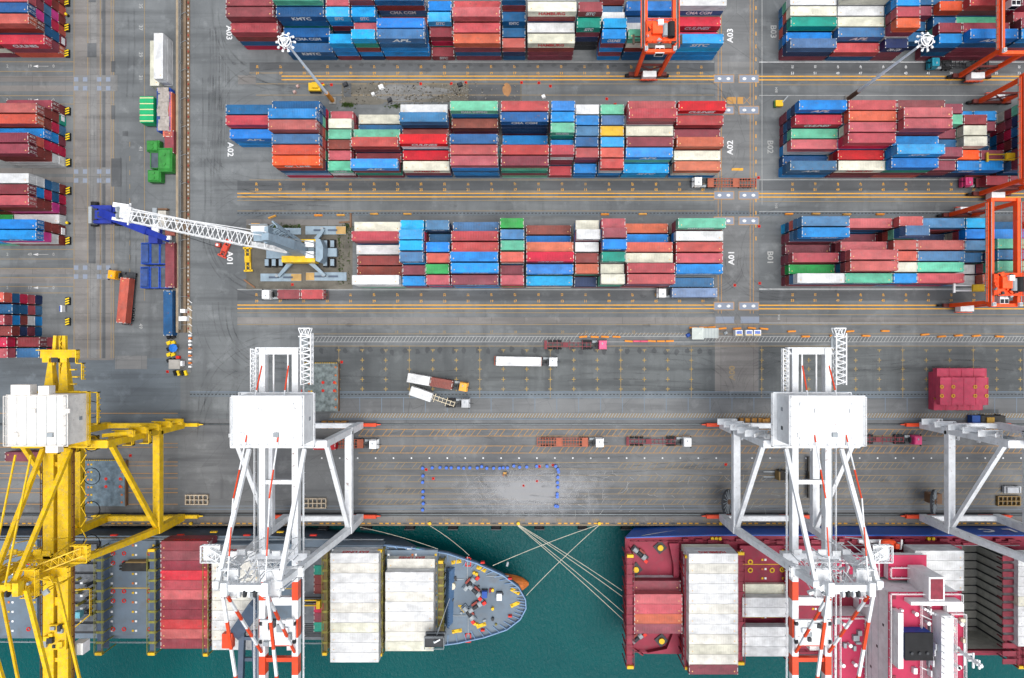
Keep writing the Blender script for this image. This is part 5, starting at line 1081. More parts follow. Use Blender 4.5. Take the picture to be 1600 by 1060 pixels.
# ------------------------------------------------------------------ lighting masts
def mast(label, px, py, Zt, basem):
    p = P(px, py); T = thing('lighting_mast', label, 'light mast', (p.x, p.y, 0), 0, 'tall ring-top lighting masts')
    m = MB(); m.cyl((0, 0, 0), (0, 0, 6), .62, basem, 12, .58); m.cyl((0, 0, 6), (0, 0, Zt), .42, mat('galvanised_pole', 'D4E0E8', var=.04, f=.95), 12, .22); m.box((0, 0, .2), (1.8, 1.8, .4), CONCM); m.build('pole', T)
    m = MB(); m.ring((0, 0, Zt + .2), 1.3, .2, WHITEC, 20); m.ring((0, 0, Zt - 1.2), 1.1, .14, WHITEC, 20)
    for i in range(3): a = i * 2.094 + .5; b = a + 2.094; m.beam((1.3 * math.cos(a), 1.3 * math.sin(a), Zt + .2), (1.3 * math.cos(b), 1.3 * math.sin(b), Zt + .2), .22, .2, WHITEC); m.beam((0, 0, Zt + .2), (1.75 * math.cos(a), 1.9 * math.sin(a), Zt + .2), .14, .14, WHITEC)
    m.cyl((0, 0, Zt - .6), (0, 0, Zt + 1.0), .5, WHITEC, 8); m.build('head_ring', T)
    for i in range(10):
        a = i * .628; m = MB(); c = Vector((1.95 * math.cos(a), 1.95 * math.sin(a), Zt - .6)); m.beam((1.2 * math.cos(a), 1.2 * math.sin(a), Zt), tuple(c), .1, .1, WHITEC); m.box(tuple(c), (.5, .45, .3), WHITEC, a, .5); m.build('floodlight', T)
CONCM = mat('mast_footing', '8A8882')
mast('white ring-top mast rising from the torn ground north of block A02', 520, 158, 37.5, mat('mast_orange_base', 'D08A30', rust=.3)); mast('grey ring-top mast rising between blocks B02 and B03', 1325, 155, 36.5, mat('mast_brown_base', '6A4A38', rust=.3))

# ------------------------------------------------------------------ mobile harbour crane with its long white jib
MHG = mat('harbour_crane_grey', '8FA4B2', rough=.5, var=.12, dirt=.2); PLY = mat('plywood', 'C8A468', var=.15, rough=.9)
p = P(477, 393); T = thing('mobile_harbour_crane', 'grey and yellow mobile harbour crane with long white lattice jib on pads', 'harbour crane', (p.x, p.y, 0))
O = Vector((p.x, p.y, 0))
def L_(px, py, z): return P(px, py, z) - O
class TB(MB):
    def pb(s, x0, y0, x1, y1, z0, z1, m): a = L_(x0, y1, z1); b = L_(x1, y0, z1); return s.bb(a.x, a.y, z0, b.x, b.y, z1, m)
m = TB(); m.pb(416, 389, 526, 401, 1.0, 2.4, MHG); m.pb(416, 384, 440, 404, 1.0, 2.2, MHG); m.pb(505, 388, 526, 401, 1.2, 2.3, MHG); m.build('chassis', T)
for px in (421, 432, 443, 512, 523):
    for py in (382, 411): m = MB(); c = L_(px, py, .8); m.cyl(c + Vector((-.4, -1.2, 0)), c + Vector((-.4, 1.2, 0)), .8, BLACK, 14); m.beam(c + Vector((-.4, -.9, .9)), c + Vector((-.4, .9, .9)), 1.0, .3, MHG); m.build('wheel', T)
for (a, b) in (((494, 375), (506, 359)), ((455, 410), (436, 432)), ((485, 410), (508, 431)), ((440, 375), (425, 362))):
    m = MB(); m.beam(L_(*a, 2.2), L_(*b, 1.6), 1.2, 1.0, MHG, .7, .8); c = L_(*b, 0); m.cyl(c + Vector((0, 0, .3)), c + Vector((0, 0, 2)), .45, GRYP, 10); m.build('outrigger', T)
m = TB(); m.pb(461, 376, 491, 405, 2.5, 5.2, MHG); m.pb(459, 374, 493, 378, 3, 6.4, YEL); m.pb(440, 400, 492, 410, 2.8, 6.2, YEL); m.pb(461, 378, 466, 400, 5.2, 6.0, YEL)
for i in range(4): m.pb(467 + i * 2.3, 383, 468.5 + i * 2.3, 401, 5.2, 5.8, GRYP)
m.pb(476, 376, 490, 386, 5.2, 7.4, WHITEC); m.pb(477, 393, 490, 403, 5.2, 7.2, WHITEC); m.build('slewing_platform', T)
m = TB(); cp = [(493, 372), (500, 374), (505, 386), (504, 404), (499, 410), (493, 408)]; m.prism([tuple(L_(a, b, 7)[:2]) for a, b in cp], 2.8, 7, MHG); m.build('counterweight', T)
m = MB(); m.beam(L_(470, 392, 6), L_(452, 383, 16), 3.4, 3.0, MHG, 2.6, 2.4); m.beam(L_(452, 383, 16), L_(414, 370, 27), 2.8, 2.4, MHG, 1.8, 1.6); m.lattice(L_(466, 386, 7), L_(422, 357, 20), 3.0, 2.0, MHG, 2.2, .24); m.build('tower', T)
m = TB(); m.pb(392, 353, 416, 362, 19, 21, WHITEC); m.pb(396, 362, 412, 377, 19, 21.5, MHG); m.rail([tuple(L_(392, 352, 20)), tuple(L_(420, 352, 20)), tuple(L_(420, 380, 20))], GRYP, 1.1, .2, 1.2); m.pb(413, 354, 419, 380, 19, 22.5, MHG); m.build('sheave_head', T)
m = MB(); m.beam(L_(448, 392, 9), L_(392, 382, 14), 1.4, 1.4, WHITEC); m.lattice(L_(440, 386, 10), L_(385, 374, 16), (2.2, 3.3), (2, 3), WHITEC, 2.2, .18); m.lattice(L_(385, 374, 16), L_(204, 337, 38), (3.3, 2.7), (2.8, 1.8), WHITEC, 2.4, .17)
m.beam(L_(204, 337, 38), L_(187, 332, 40), 2.2, 1.6, WHITEC); m.box(tuple(L_(201, 336, 38.5)), (1.2, 3.4, 1.2), WHITEC, -.2); m.box(tuple(L_(188, 344, 38)), (3.2, .6, 1.0), WHITEC, -.2); m.box(tuple(L_(190, 322, 39)), (3.4, 1.0, .8), WHITEC, -.15); m.beam(L_(204, 318, 38), L_(200, 352, 38), .3, .3, WHITEC)
for s_ in (-1, 1): m.cyl(L_(183, 333 + s_ * 5, 40), L_(186, 333 + s_ * 5, 40), .7, GRYP, 12)
m.build('jib', T)
m = MB()
for d_ in (-3, 3): m.cyl(L_(416, 366 + d_, 26), L_(196, 332 + d_, 41), .09, WHITEC, 5)
m.cyl(L_(493, 380, 7), L_(414, 366, 26), .12, GRYP, 5); m.cyl(L_(493, 400, 7), L_(414, 374, 26), .12, GRYP, 5); m.cyl(L_(200, 340, 37), L_(345, 388, 4), .06, DARK, 5); m.build('rigging', T)
for i, (x0, y0, x1, y1, a, b) in enumerate(((395, 357, 471, 367, 0, 0), (478, 354, 541, 367, 526, 541), (408, 428, 472, 440, 456, 472), (479, 426, 542, 439, 479, 492))):
    m = MB(); A = P(x0, y1); B = P(x1, y0); m.bb(0, 0, 0, B.x - A.x, B.y - A.y, .3, MHG); c = (B.x - A.x) / 2
    if a: xa, xb = (P(a, 0).x - A.x, P(b, 0).x - A.x); m.bb(xa, .1, .3, xb, B.y - A.y - .1, .42, PLY)
    for s_ in (-.35, .35): m.box((c + s_ * c, (B.y - A.y) / 2, .4), (2.6, .5, .25), mat('slate_crane', '4C5C70'))
    o = m.build('outrigger_mat'); o.location = (A.x, A.y, .16); tag(o, ('grey steel mat half hidden below the harbour crane boom', 'grey mat with plywood at its east end, north of the harbour crane', 'grey mat with plywood in its middle, southwest of the harbour crane', 'grey mat with plywood at its west end, southeast of the harbour crane')[i], 'steel mat')
# reach stacker in blue under the jib tip
RB = mat('stacker_blue', '16309A', rough=.5, var=.15, dirt=.15)
p = P(166, 335); T = thing('reach_stacker', 'dark blue reach stacker lying under the white jib tip', 'reach stacker', (p.x, p.y, 0)); O = Vector((p.x, p.y, 0))
m = TB(); m.pb(141, 321, 174, 349, 1.0, 3.0, RB); m.pb(170, 324, 195, 348, 1.0, 2.4, RB); m.pb(138, 323, 143, 349, 1.2, 3.8, GRYP); m.pb(148, 329, 166, 342, 3, 3.9, RB); m.pb(152, 331, 160, 340, 3.9, 4.1, DARK); m.build('chassis', T)
for px, py in ((148, 319), (148, 351), (186, 322), (186, 350)): m = MB(); c = L_(px, py, .95); m.cyl(c + Vector((0, -.5, 0)), c + Vector((0, .5, 0)), .95, BLACK, 14); m.build('wheel', T)
m = MB(); m.box(tuple(L_(148, 335, 3.4)), (1.5, 3, .5), DARK); m.build('grille', T)
m = MB(); m.beam(L_(160, 333, 4.6), L_(232, 362, 9), 2.1, 2.0, RB); m.beam(L_(232, 362, 9), L_(262, 374, 11), 1.5, 1.5, RB, 1.3, 1.3); m.build('boom', T)
m = TB(); m.pb(232, 355, 246, 380, 6.5, 9, RB); m.box(tuple(L_(243, 358, 9.5)), (1.8, 2.4, .5), WHITEC); m.box(tuple(L_(264, 372, 11)), (1, 1, .8), WHITEC); m.build('spreader', T)
m = TB(); m.pb(176, 329, 186, 341, 2.4, 4.4, RB); m.pb(178, 331, 184, 339, 4.4, 4.5, GLASS); m.build('driver_cabin', T)

# ------------------------------------------------------------------ lorries
def wheelset(T, x, y, bend=None, r=.5, dual=True):
    for s_ in (-1, 1):
        m = MB(); w_ = .5 if dual else .3; m.cyl((0, -w_ / 2, 0), (0, w_ / 2, 0), r, BLACK, 12); m.cyl((0, -w_ / 2 - .02, 0), (0, w_ / 2 + .02, 0), r * .5, GRYP, 8)
        o = m.build('wheel', T); o.location = (x, s_ * y, r)
        if bend: px_, b_ = bend; c_, q_ = math.cos(R(b_)), math.sin(R(b_)); o.location = ((x - px_) * c_ - s_ * y * q_ + px_, (x - px_) * q_ + s_ * y * c_, r); o.rotation_euler = (0, 0, R(b_))
CAB = dict(w=WHITEC, p=mat('cab_pink', 'D83C78', rough=.4), y=mat('cab_yellow', 'F0A800', rough=.4), c=mat('cab_teal', '1890A8', rough=.4), d=mat('cab_silver', 'B0B4B8', rough=.35))
CHS = dict(r=mat('chassis_maroon', '7A2A34', rust=.2), o=mat('chassis_copper', 'A8583C', rust=.2), i=mat('chassis_cream', 'D8CCB0', rust=.1), b=mat('chassis_blue', '2A4890'), k=DARK)
def truck(label, cx, cy, deg, cab='w', ch='o', slat=True, length=15.4, bend=0., grp=True, cabdx=0):
    """cx,cy: photo pixel of the whole lorry's centre; deg 0 = cab to the east"""
    p = P(cx, cy); T = thing('lorry', label, 'lorry', (p.x, p.y, 0), R(deg), 'container lorries on the terminal roads'); Lh = length / 2; cm = CAB[cab]
    xf = Lh - 1.25
    def rot(m): 
        if bend:
            px_ = Lh - 5.6; cb, sb = math.cos(R(bend)), math.sin(R(bend)); m.v = [((x - px_) * cb - y * sb + px_, (x - px_) * sb + y * cb, z) for x, y, z in m.v]
        return m
    m = MB(); m.box((xf, 0, 1.25), (2.3, 2.45, 1.3), cm); m.box((xf - .1, 0, 2.5), (2.1, 2.35, 1.25), cm, taper=.93); m.box((xf - .35, 0, 3.2), (1.2, 1.7, .2), cm); m.box((xf - .2, .35, 3.34), (.35, .5, .1), GRYP); rot(m).build('cab', T)
    cabo = T.children[-1]
    m = MB(); m.beam((xf + .98, 0, 2.95), (xf + 1.16, 0, 1.95), 2.1, .06, GLASS); rot(m).build('windscreen', T)
    for s_ in (-1, 1): m = MB(); m.box((xf + .9, s_ * 1.42, 2.4), (.15, .3, .7), BLACK); rot(m).build('mirror', T)
    m = MB(); 
    for s_ in (-1, 1): m.beam((xf - 1, s_ * .45, .95), (Lh - 6.8, s_ * .45, .95), .2, .3, DARK)
    m.box((xf - 2.0, .85, .9), (1.4, .6, .6), GRYP); m.box((xf - 2.0, -.85, .9), (1.2, .6, .6), DARK); m.cyl((Lh - 5.6, 0, 1.1), (Lh - 5.6, 0, 1.25), .6, DARK, 12); m.box((xf - 1.6, 0, 1.7), (.2, 1.5, 1.2), DARK)
    for s_ in (-1, 1): m.box((Lh - 5.4, s_ * .98, 1.08), (2.6, .55, .06), BLACK)
    rot(m).build('tractor_frame', T)
    for x_, d_ in ((xf + .1, 0), (Lh - 4.8, 1), (Lh - 6.1, 1)): wheelset(T, x_, 1.05, bend=(Lh - 5.6, bend) if bend else None, dual=d_)
    cmh = CHS[ch]; m = MB(); x0, x1 = -Lh, Lh - 4.4
    for s_ in (-1, 1): m.beam((x0, s_ * .5, 1.25), (x1, s_ * .5, 1.25), .16, .35, cmh)
    if slat: 
        for s_ in (-1, 1): m.beam((x0, s_ * 1.15, 1.3), (x1, s_ * 1.15, 1.3), .14, .22, cmh)
    n = int((x1 - x0) / (.75 if slat else 1.1))
    for i in range(n + 1): x_ = x0 + (x1 - x0) * i / n; wd = 2.4 if (slat or i % 3 == 0) else 1.5; m.beam((x_, -wd / 2, 1.3), (x_, wd / 2, 1.3), .16, .2, cmh)
    if slat: m.box(((x0 + x1) / 2 - 1, 0, 1.32), (1.6, 2.3, .12), cmh); m.box((x1 - .8, 0, 1.32), (1.4, 2.3, .12), cmh)
    else: m.box(((x0 + x1) / 2 - .6, 0, 1.45), (1.5, 1.3, .12), cmh); m.box((x0 + .4, 0, 1.1), (.5, 2.4, .5), cmh)
    m.box((x0 + .06, 0, .8), (.1, 2.3, .25), REDP); m.build('trailer_frame', T)
    for x_ in (x0 + 1.6, x0 + 2.9, x0 + 4.2): wheelset(T, x_, 1.02)
    return T
def load(T, dx, L4, ch, label, side=-1, z=1.42):
    c, s_ = math.cos(T.rotation_euler.z), math.sin(T.rotation_euler.z); o = bpy.data.objects.new('shipping_container', cmesh(L4, 2.6)); COL.objects.link(o)
    o.location = (T.location.x + dx * c, T.location.y + dx * s_, z); o.rotation_euler = (0, 0, T.rotation_euler.z + math.pi)
    o.material_slots[0].link = 'OBJECT'; o.material_slots[0].material = paint(ch); tag(o, label, 'shipping container', 'shipping containers in the terminal')
    d = bpy.data.objects.new('door', door_mesh(2.6)); COL.objects.link(d); d.parent = o; d.location = (CL[L4] / 2, 0, 0); d.material_slots[0].link = 'OBJECT'; d.material_slots[0].material = paint(ch)
truck('white cab lorry with bare copper trailer below the end of block A02', 1129, 287.5, 180, 'w', 'o', length=17.6)
t = truck('white cab lorry carrying a pale blue container beside block A01', 1070, 459, 180, 'w', 'b', length=16.2); load(t, -1.7 - 0, 4, 'S', 'pale blue container riding on the lorry beside block A01')
t = truck('white cab lorry with two maroon short containers below the harbour crane', 464, 461.5, 180, 'w', 'k', length=17.6); load(t, -5.4, 2, 'r', 'short red container at the trailer rear below the harbour crane'); load(t, .9, 2, 'm', 'short maroon container next to the cab below the harbour crane')
t = truck('white cab lorry with long white container on the apron grid', 822, 564.5, -1, 'w', 'o', length=17.2); load(t, -2.0, 4, 'w', 'long white container on the lorry crossing the apron grid')
t = truck('orange cab lorry with white box and copper platform, angled on the apron', 686, 597, -10, 'y', 'o', length=16.6); load(t, -5.1, 2, 'w', 'short white container on the orange cab lorry'); load(t, 1.1, 2, 'u', 'short copper brown container behind the orange cab')
t = truck('silver cab lorry turning with a cream trailer and white box', 689, 624, -19, 'd', 'i', False, 16.8, bend=19); load(t, -5.2, 2, 'w', 'short white container on the cream trailer that is turning')
truck('pink cab lorry with bare maroon skeletal trailer beside the hatched walkway', 899, 539, 0, 'p', 'r', False, 17.0)
truck('white cab lorry with bare copper trailer, alone in the quay lane', 891, 690, 0, 'w', 'o', length=18.2)
truck('white cab lorry with bare maroon trailer, east of the copper one in the quay lane', 1028, 689, 0, 'w', 'r', False, 17.6)
t = truck('white cab lorry with copper trailer half under the first white crane', 544, 692.5, 0, 'w', 'o', length=17.6); load(t, -5.4, 2, 'k', 'short bright red container half under the first white crane')
truck('pink cab lorry with maroon skeletal trailer right beside the second white crane', 1384, 686, 0, 'p', 'r', False, 17.0)
truck('teal cab lorry with green ladder-like trailer under the orange gantry', 1492, 104, 180, 'c', 'k', False, 16.8)
t = truck('pink cab lorry with short containers beside block B02', 1546, 287.5, 180, 'p', 'r', length=17.8); load(t, .6, 2, 'r', 'short pinkish red container on the pink cab lorry, nearest its cab'); load(t, -5.7, 2, 'm', 'short maroon container on the pink cab lorry, at its tail')
t = truck('dark pink cab lorry partly hidden by the yellow crane', 80, 710, 0, 'p', 'r', length=17.8); load(t, -3.6, 4, 'm', 'maroon container on the lorry under the yellow crane')
t = truck('yellow cab lorry with an orange container, parked north-south', 207, 455, 84.5, 'y', 'k', length=18.6, bend=88); load(t, -2.8, 4, 'o', 'long orange container on the yellow cab lorry', z=1.45)
p = P(1577, 764); T = thing('van', 'small silver van near the east edge of the quay', 'van', (p.x, p.y, 0)); m = MB(); m.box((0, 0, .95), (4.6, 1.8, .9), CAB['d']); m.box((-.3, 0, 1.65), (3.4, 1.65, .6), CAB['d'], taper=.9); m.build('body', T)
m = MB(); m.beam((1.4, 0, 1.9), (1.85, 0, 1.4), 1.5, .05, GLASS); m.build('windscreen', T)
for x_ in (-1.4, 1.4): wheelset(T, x_, .85, r=.34, dual=False)

# ------------------------------------------------------------------ hatch covers and frames lying on the quay
def pbx(m, o, x0, y0, x1, y1, z0, z1, mm): a = P(x0, y1, z1); b = P(x1, y0, z1); m.bb(a.x - o[0], a.y - o[1], z0, b.x - o[0], b.y - o[1], z1, mm)
HM = mat('hatch_pink_maroon', 'CC4460', rough=.6, var=.12, dirt=.2, rust=.1)
for i, (x0, y0, x1, y1, z0, z1, lab) in enumerate(((1459, 582, 1535, 641, .2, 2.6, 'maroon steel hatch cover at the bottom of the pile on the apron'), (1464, 576, 1541, 622, 2.7, 4.6, 'pink maroon hatch cover in the middle of the pile, showing to the north'), (1469, 590, 1543.5, 633, 4.7, 6.6, 'pink maroon hatch cover with yellow sockets topping the pile'))):
    T = thing('hatch_cover', lab, 'hatch cover', (P(x0, y1).x, P(x0, y1).y, z0), 0, 'hatch covers lying on the quay'); o = T.location; m = MB(); pbx(m, o, x0, y0, x1, y1, 0, z1 - z0, HM)
    m.v = []; m.f = []; m.m = []
    a = P(x0, y1, z1); b = P(x1, y0, z1); m.bb(a.x - o.x, a.y - o.y, 0, b.x - o.x, b.y - o.y, z1 - z0, HM)
    for j in range(9): x_ = a.x - o.x + (b.x - a.x) * (j + .5) / 9; m.bb(x_ - .1, a.y - o.y - .12, .1, x_ + .1, b.y - o.y + .12, z1 - z0 - .15, HM)
    for f_ in (.0, .25, .5, .75, 1): m.bb(a.x - o.x + (b.x - a.x) * f_ - .06, a.y - o.y, z1 - z0, a.x - o.x + (b.x - a.x) * f_ + .06, b.y - o.y, z1 - z0 + .1, HM)
    m.build('panel', T)
    for fx in (.03, .27, .73, .97):
        for fy in (.33, .66): m = MB(); m.ring((a.x - o.x + (b.x - a.x) * fx, a.y - o.y + (b.y - a.y) * fy, z1 - z0 + .08), .38, .22, YLP, 8); m.build('socket', T)
for x0, y0, x1, y1, z1, lab, mm in ((462, 568, 528, 643, 1.3, 'mottled grey hatch cover with orange sockets east of the first white crane', mat('mottled_grey', '7C8886', var=.35, rust=.15, scale=1.2, dirt=.3)), (112, 720, 195, 791, 1.4, 'blue grey hatch cover with swirling scuffs behind the yellow crane legs', mat('mottled_blue', '6A7E8A', var=.3, rust=.1, scale=.8, dirt=.35))):
    a = P(x0, y1, z1); b = P(x1, y0, z1); T = thing('hatch_cover', lab, 'hatch cover', (a.x, a.y, .1), 0, 'hatch covers lying on the quay'); W, H_ = b.x - a.x, b.y - a.y
    m = MB(); m.bb(0, 0, 0, W, H_, z1, mm); m.bb(W, 0, 0, W + .2, H_, z1 - .2, mat('rusty_brown', '7A5A40', rust=.4)); 
    for j in range(24): m.bb(W * j / 24, H_, z1 - .2, W * (j + .5) / 24, H_ + .2, z1 + .03, YLP)
    m.build('panel', T); m = MB()
    for j in range(6):
        for fx, mm2 in ((.32, ORB), (.38, YLP), (.95, ORB)): m = MB(); m.box((W * fx, H_ * (j + .5) / 6, z1 + .08), (.45, .45, .16), mm2); m.build('socket', T)
    for fx, fy in ((.65, .43), (.92, .43), (.65, .6), (.92, .6), (.12, .43)): m = MB(); m.cyl((W * fx, H_ * fy, z1), (W * fx, H_ * fy, z1 + .08), .42, REDP, 10); m.build('socket', T)
for px, py, lab in ((309.5, 780, 'cream lattice pallet frame west of the first white crane'), (493.5, 785.5, 'cream lattice pallet frame between the first white crane legs'), (1573, 782, 'rusty yellow lattice frame at the east end of the quay')):
    p = P(px, py); m = MB(); cmx = mat('cream_frame', 'C8B8A0', rust=.1) if px < 1500 else mat('rusty_frame', '8A7040', rust=.3)
    for i in range(6): m.beam((-3 + i * 1.2, -1.25, .5), (-3 + i * 1.2, 1.25, .5), .2, .9, cmx)
    for yy in (-1.25, 0, 1.25): m.beam((-3.1, yy, .55), (3.1, yy, .55), .22, .95, cmx)
    o = m.build('pallet_frame'); o.location = (p.x, p.y, .08); tag(o, lab, 'pallet frame')
# ------------------------------------------------------------------ railway strip fence and bins
fm = mat('wall_brown', '7E6C58', rough=.9, var=.15, dirt=.3); p0, p1 = P(0, -220), P(0, 520)
T = thing('boundary_fence', 'long brown barrier strip with railings and white dotted edge', 'fence', (P(287, 300).x, P(287, 300).y, 0)); o = T.location
def Y(py): return P(0, py).y - o.y
m = MB(); m.bb(P(278, 0).x - o.x, Y(520), 0, P(281.5, 0).x - o.x, Y(-220), 1.1, mat('kerb_tan', 'A09078', var=.15, dirt=.2)); m.bb(P(281.7, 0).x - o.x, Y(520), 0, P(289, 0).x - o.x, Y(-220), .1, mat('strip_dark', '5A5248', var=.2, dirt=.3)); m.bb(P(289.2, 0).x - o.x, Y(520), 0, P(293, 0).x - o.x, Y(-220), .9, fm); m.bb(P(293.2, 0).x - o.x, Y(520), 0, P(297, 0).x - o.x, Y(-220), .25, mat('strip_brown', '80684E', var=.2, dirt=.25)); m.build('wall', T)
m = MB(); xr = P(285, 0).x - o.x; m.rail([(xr, Y(515), .1), (xr, Y(-200), .1)], GRYP, 1.7, .12, 4); m.build('railing', T)
m = MB(); xb = P(295.5, 0).x - o.x
for i in range(110): y_ = Y(515) + i * .97 * 1.15; m.bb(xb - .14, y_, .25, xb + .14, y_ + .5, .6, mat('barrier_dull_white', 'C8C4BC') if i % 4 else mat('barrier_dull_red', '9C4A3C'))
m.build('barrier_edge', T)
m = MB(); m.bb(P(288, 0).x - o.x, Y(520), 0, P(300, 0).x - o.x, Y(478), .3, mat('kerb_tan', 'A09078')); m.bb(P(280, 0).x - o.x, Y(582), 0, P(299, 0).x - o.x, Y(520), .16, SLAB)
for i in range(9): m.beam((P(296, 0).x - o.x, Y(470 + i * 12), .3), (P(301, 0).x - o.x, Y(474 + i * 12), .3), .15, .2, WHITEC)
m.build('kerb_island', T)
for i in range(13):
    p = P(286, -20 + i * 44); m = MB(); m.beam((-.8, 0, .1), (1.6, 0, 1.9), .1, .1, GRYP); m.beam((1.6, 0, 1.9), (1.6, 0, .1), .1, .1, GRYP); m.box((-1, 0, .25), (.3, .3, .5), GRYP)
    q_ = m.build('fence_post', T); q_.location = (P(286, 0).x - o.x, p.y - o.y, 0)
gb = mat('bin_green', '2E8A34', var=.2, dirt=.25, blot=.2); bb2 = mat('bin_blue', '1450C0', var=.12, dirt=.15); grn2 = mat('cover_green', '10A868', var=.08); tarp = mat('tarpaulin', 'A8A098', var=.2, bump=.8, scale=1.5)
def bin_(label, px, py, w_, l_, h, mm, kind, deg=0):
    p = P(px, py); T = thing('skip_bin', label, 'skip bin', (p.x, p.y, 0), R(deg), 'roll-on bins beside the railway strip'); m = MB(); t_ = .15
    for s_ in (-1, 1): m.bb(s_ * w_ / 2, -l_ / 2, .2, s_ * (w_ / 2 - t_), l_ / 2, h, mm); m.bb(-w_ / 2 + t_, s_ * l_ / 2, .2, w_ / 2 - t_, s_ * (l_ / 2 - t_), h, mm)
    m.bb(-w_ / 2 + t_, -l_ / 2 + t_, .25, w_ / 2 - t_, l_ / 2 - t_, .45, DARK)
    for i in range(int(l_ / 1.0)): y_ = -l_ / 2 + .5 + i * 1.0; m.bb(-w_ / 2 - .08, y_, .3, -w_ / 2, y_ + .12, h, mm); m.bb(w_ / 2, y_, .3, w_ / 2 + .08, y_ + .12, h, mm)
    m.bb(-w_ / 2 + .2, -l_ / 2 - .2, 0, w_ / 2 - .2, l_ / 2 + .2, .2, DARK); m.build('bin_body', T); m = MB()
    if kind == 'open': m.bb(-w_ / 2 + t_, -l_ / 2 + t_, .5, w_ / 2 - t_, l_ / 2 - t_, h * .9, mat('dark_tarp', '4A5560', var=.25, scale=.8, dirt=.3)); nm = 'load'
    elif kind == 'stripe':
        for i in range(9): y_ = -l_ / 2 + l_ * i / 9; m.bb(-w_ / 2 - .05, y_, h, w_ / 2 + .05, y_ + l_ / 9, h + .16, grn2 if i % 2 else mat('cover_cream', 'D8D0A0', var=.05)) if i % 2 else m.bb(-w_ / 2 - .05, y_ + l_ / 27, h, w_ / 2 + .05, y_ + l_ * 2 / 27, h + .14, mat('cover_cream', 'D8D0A0', var=.05))
        m.bb(-w_ / 2, -l_ / 2, h - .02, w_ / 2, l_ / 2, h + .1, grn2); nm = 'cover'
    elif kind == 'tarp':
        n = 12
        for i in range(n):
            y0 = -l_ / 2 + l_ * i / n; dx = .35 * math.sin(i * .9); m.box((dx * .5, y0 + l_ / n / 2, h + .12 + .1 * math.sin(i * 1.7)), (w_ * .82, l_ / n + .04, .3), tarp)
        nm = 'tarpaulin'
    else: m.box((0, 0, h + .25), (w_ * .96, l_ * .96, .5), mm, taper=.8); m.cyl((0, l_ * .2, h + .5), (0, l_ * .2, h + .75), .4, mm, 10); m.cyl((0, -l_ * .2, h + .5), (0, -l_ * .2, h + .75), .4, mm, 10); nm = 'lid'
    if mm is bb2 and kind == 'lid': m = MB(); m.box((0, 0, h + .2), (w_ * .9, l_ * .92, .4), mat('bin_lid_blue', '2A4A88', var=.25, dirt=.3), taper=.85)
    m.build(nm, T)
bin_('green and cream striped covered bin west of the tarpaulin bin', 240, 178, 3.6, 7.0, 3.4, grn2, 'stripe'); bin_('blue bin under a rumpled grey tarpaulin', 263.5, 176, 3.6, 11.6, 2.6, bb2, 'tarp'); bin_('narrow open blue bin left of the tarpaulin bin', 256, 177, 1.2, 11.4, 2.4, bb2, 'lid')
bin_('small green lidded bin at the north end of the green group', 246, 232, 3.4, 3.0, 2.2, gb, 'lid'); bin_('large green lidded tank bin against the railway strip', 266.5, 254, 3.8, 6.4, 2.8, gb, 'lid'); bin_('green bin with two dark openings, west of the tank bin', 249, 254, 2.6, 4.4, 2.2, gb, 'open'); bin_('green bin at the south end of the green group', 248, 278, 3.6, 3.2, 2.2, gb, 'lid')
for i in range(3):
    bin_(('westernmost', 'middle', 'easternmost')[i] + ' blue open bin of the northern row of three', 235 + i * 14.5, 398, 2.4, 5.8, 2.4, bb2, 'lid' if i == 0 else 'open'); bin_(('westernmost', 'middle', 'easternmost')[i] + ' blue open bin of the southern row of three', 234 + i * 15, 435, 2.4, 5.8, 2.4, bb2, 'lid' if i == 0 else 'open')
p = P(258, 346); m = MB(); m.box((0, 0, .9), (2.2, 5.2, 1.6), mat('pale_box', 'C8C4B8', dirt=.3)); m.box((0, 3.1, .8), (2.6, .4, 1.2), mat('rusty_brown', '7A5A40', rust=.4)); m.box((2, -3.4, .7), (2.6, 1.4, 1.3), mat('faded_red_box', 'B86858')); m.box((-2.4, 1, .5), (1.2, 5, .9), GRYP); o = m.build('flatbed_trailer'); o.location = (p.x, p.y, 0); tag(o, 'pale box trailer with rusty headboard beneath the white jib', 'trailer')
# spreaders lying around
def spreader(label, px, py, deg, l_, mm, name='spreader'):
    p = P(px, py); m = MB()
    for s_ in (-1, 1): m.beam((-l_ / 2, s_ * .6, .5), (l_ / 2, s_ * .6, .5), .35, .5, mm)
    for x_ in (-l_ / 2, l_ / 2): m.beam((x_, -1.2, .5), (x_, 1.2, .5), .5, .5, mm)
    for i in range(4): m.beam((-l_ / 3 + i * l_ / 5, -.6, .6), (-l_ / 4 + i * l_ / 5, .6, .6), .2, .3, mm)
    m.box((0, 0, .95), (1.8, 1.4, .5), mm); o = m.build(name); o.location = (p.x, p.y, .1); o.rotation_euler = (0, 0, R(deg)); tag(o, label, 'spreader')
spreader('red lifting spreader lying on the road under the white jib', 354, 389, 65, 4.6, mat('spreader_red', 'D84830')); spreader('yellow lifting spreader at the west edge of the crane plot', 389, 406, 92, 6.2, YLP)
p = P(343, 384); m = MB(); m.box((0, 0, .6), (1.3, 1.1, 1.2), mat('spreader_red', 'D84830')); m.cyl((0, 0, 1.2), (0, 0, 1.6), .35, WHITEC, 8); o = m.build('hook_block'); o.location = (p.x, p.y, 0); tag(o, 'small orange hook block beside the red spreader', 'hook block')
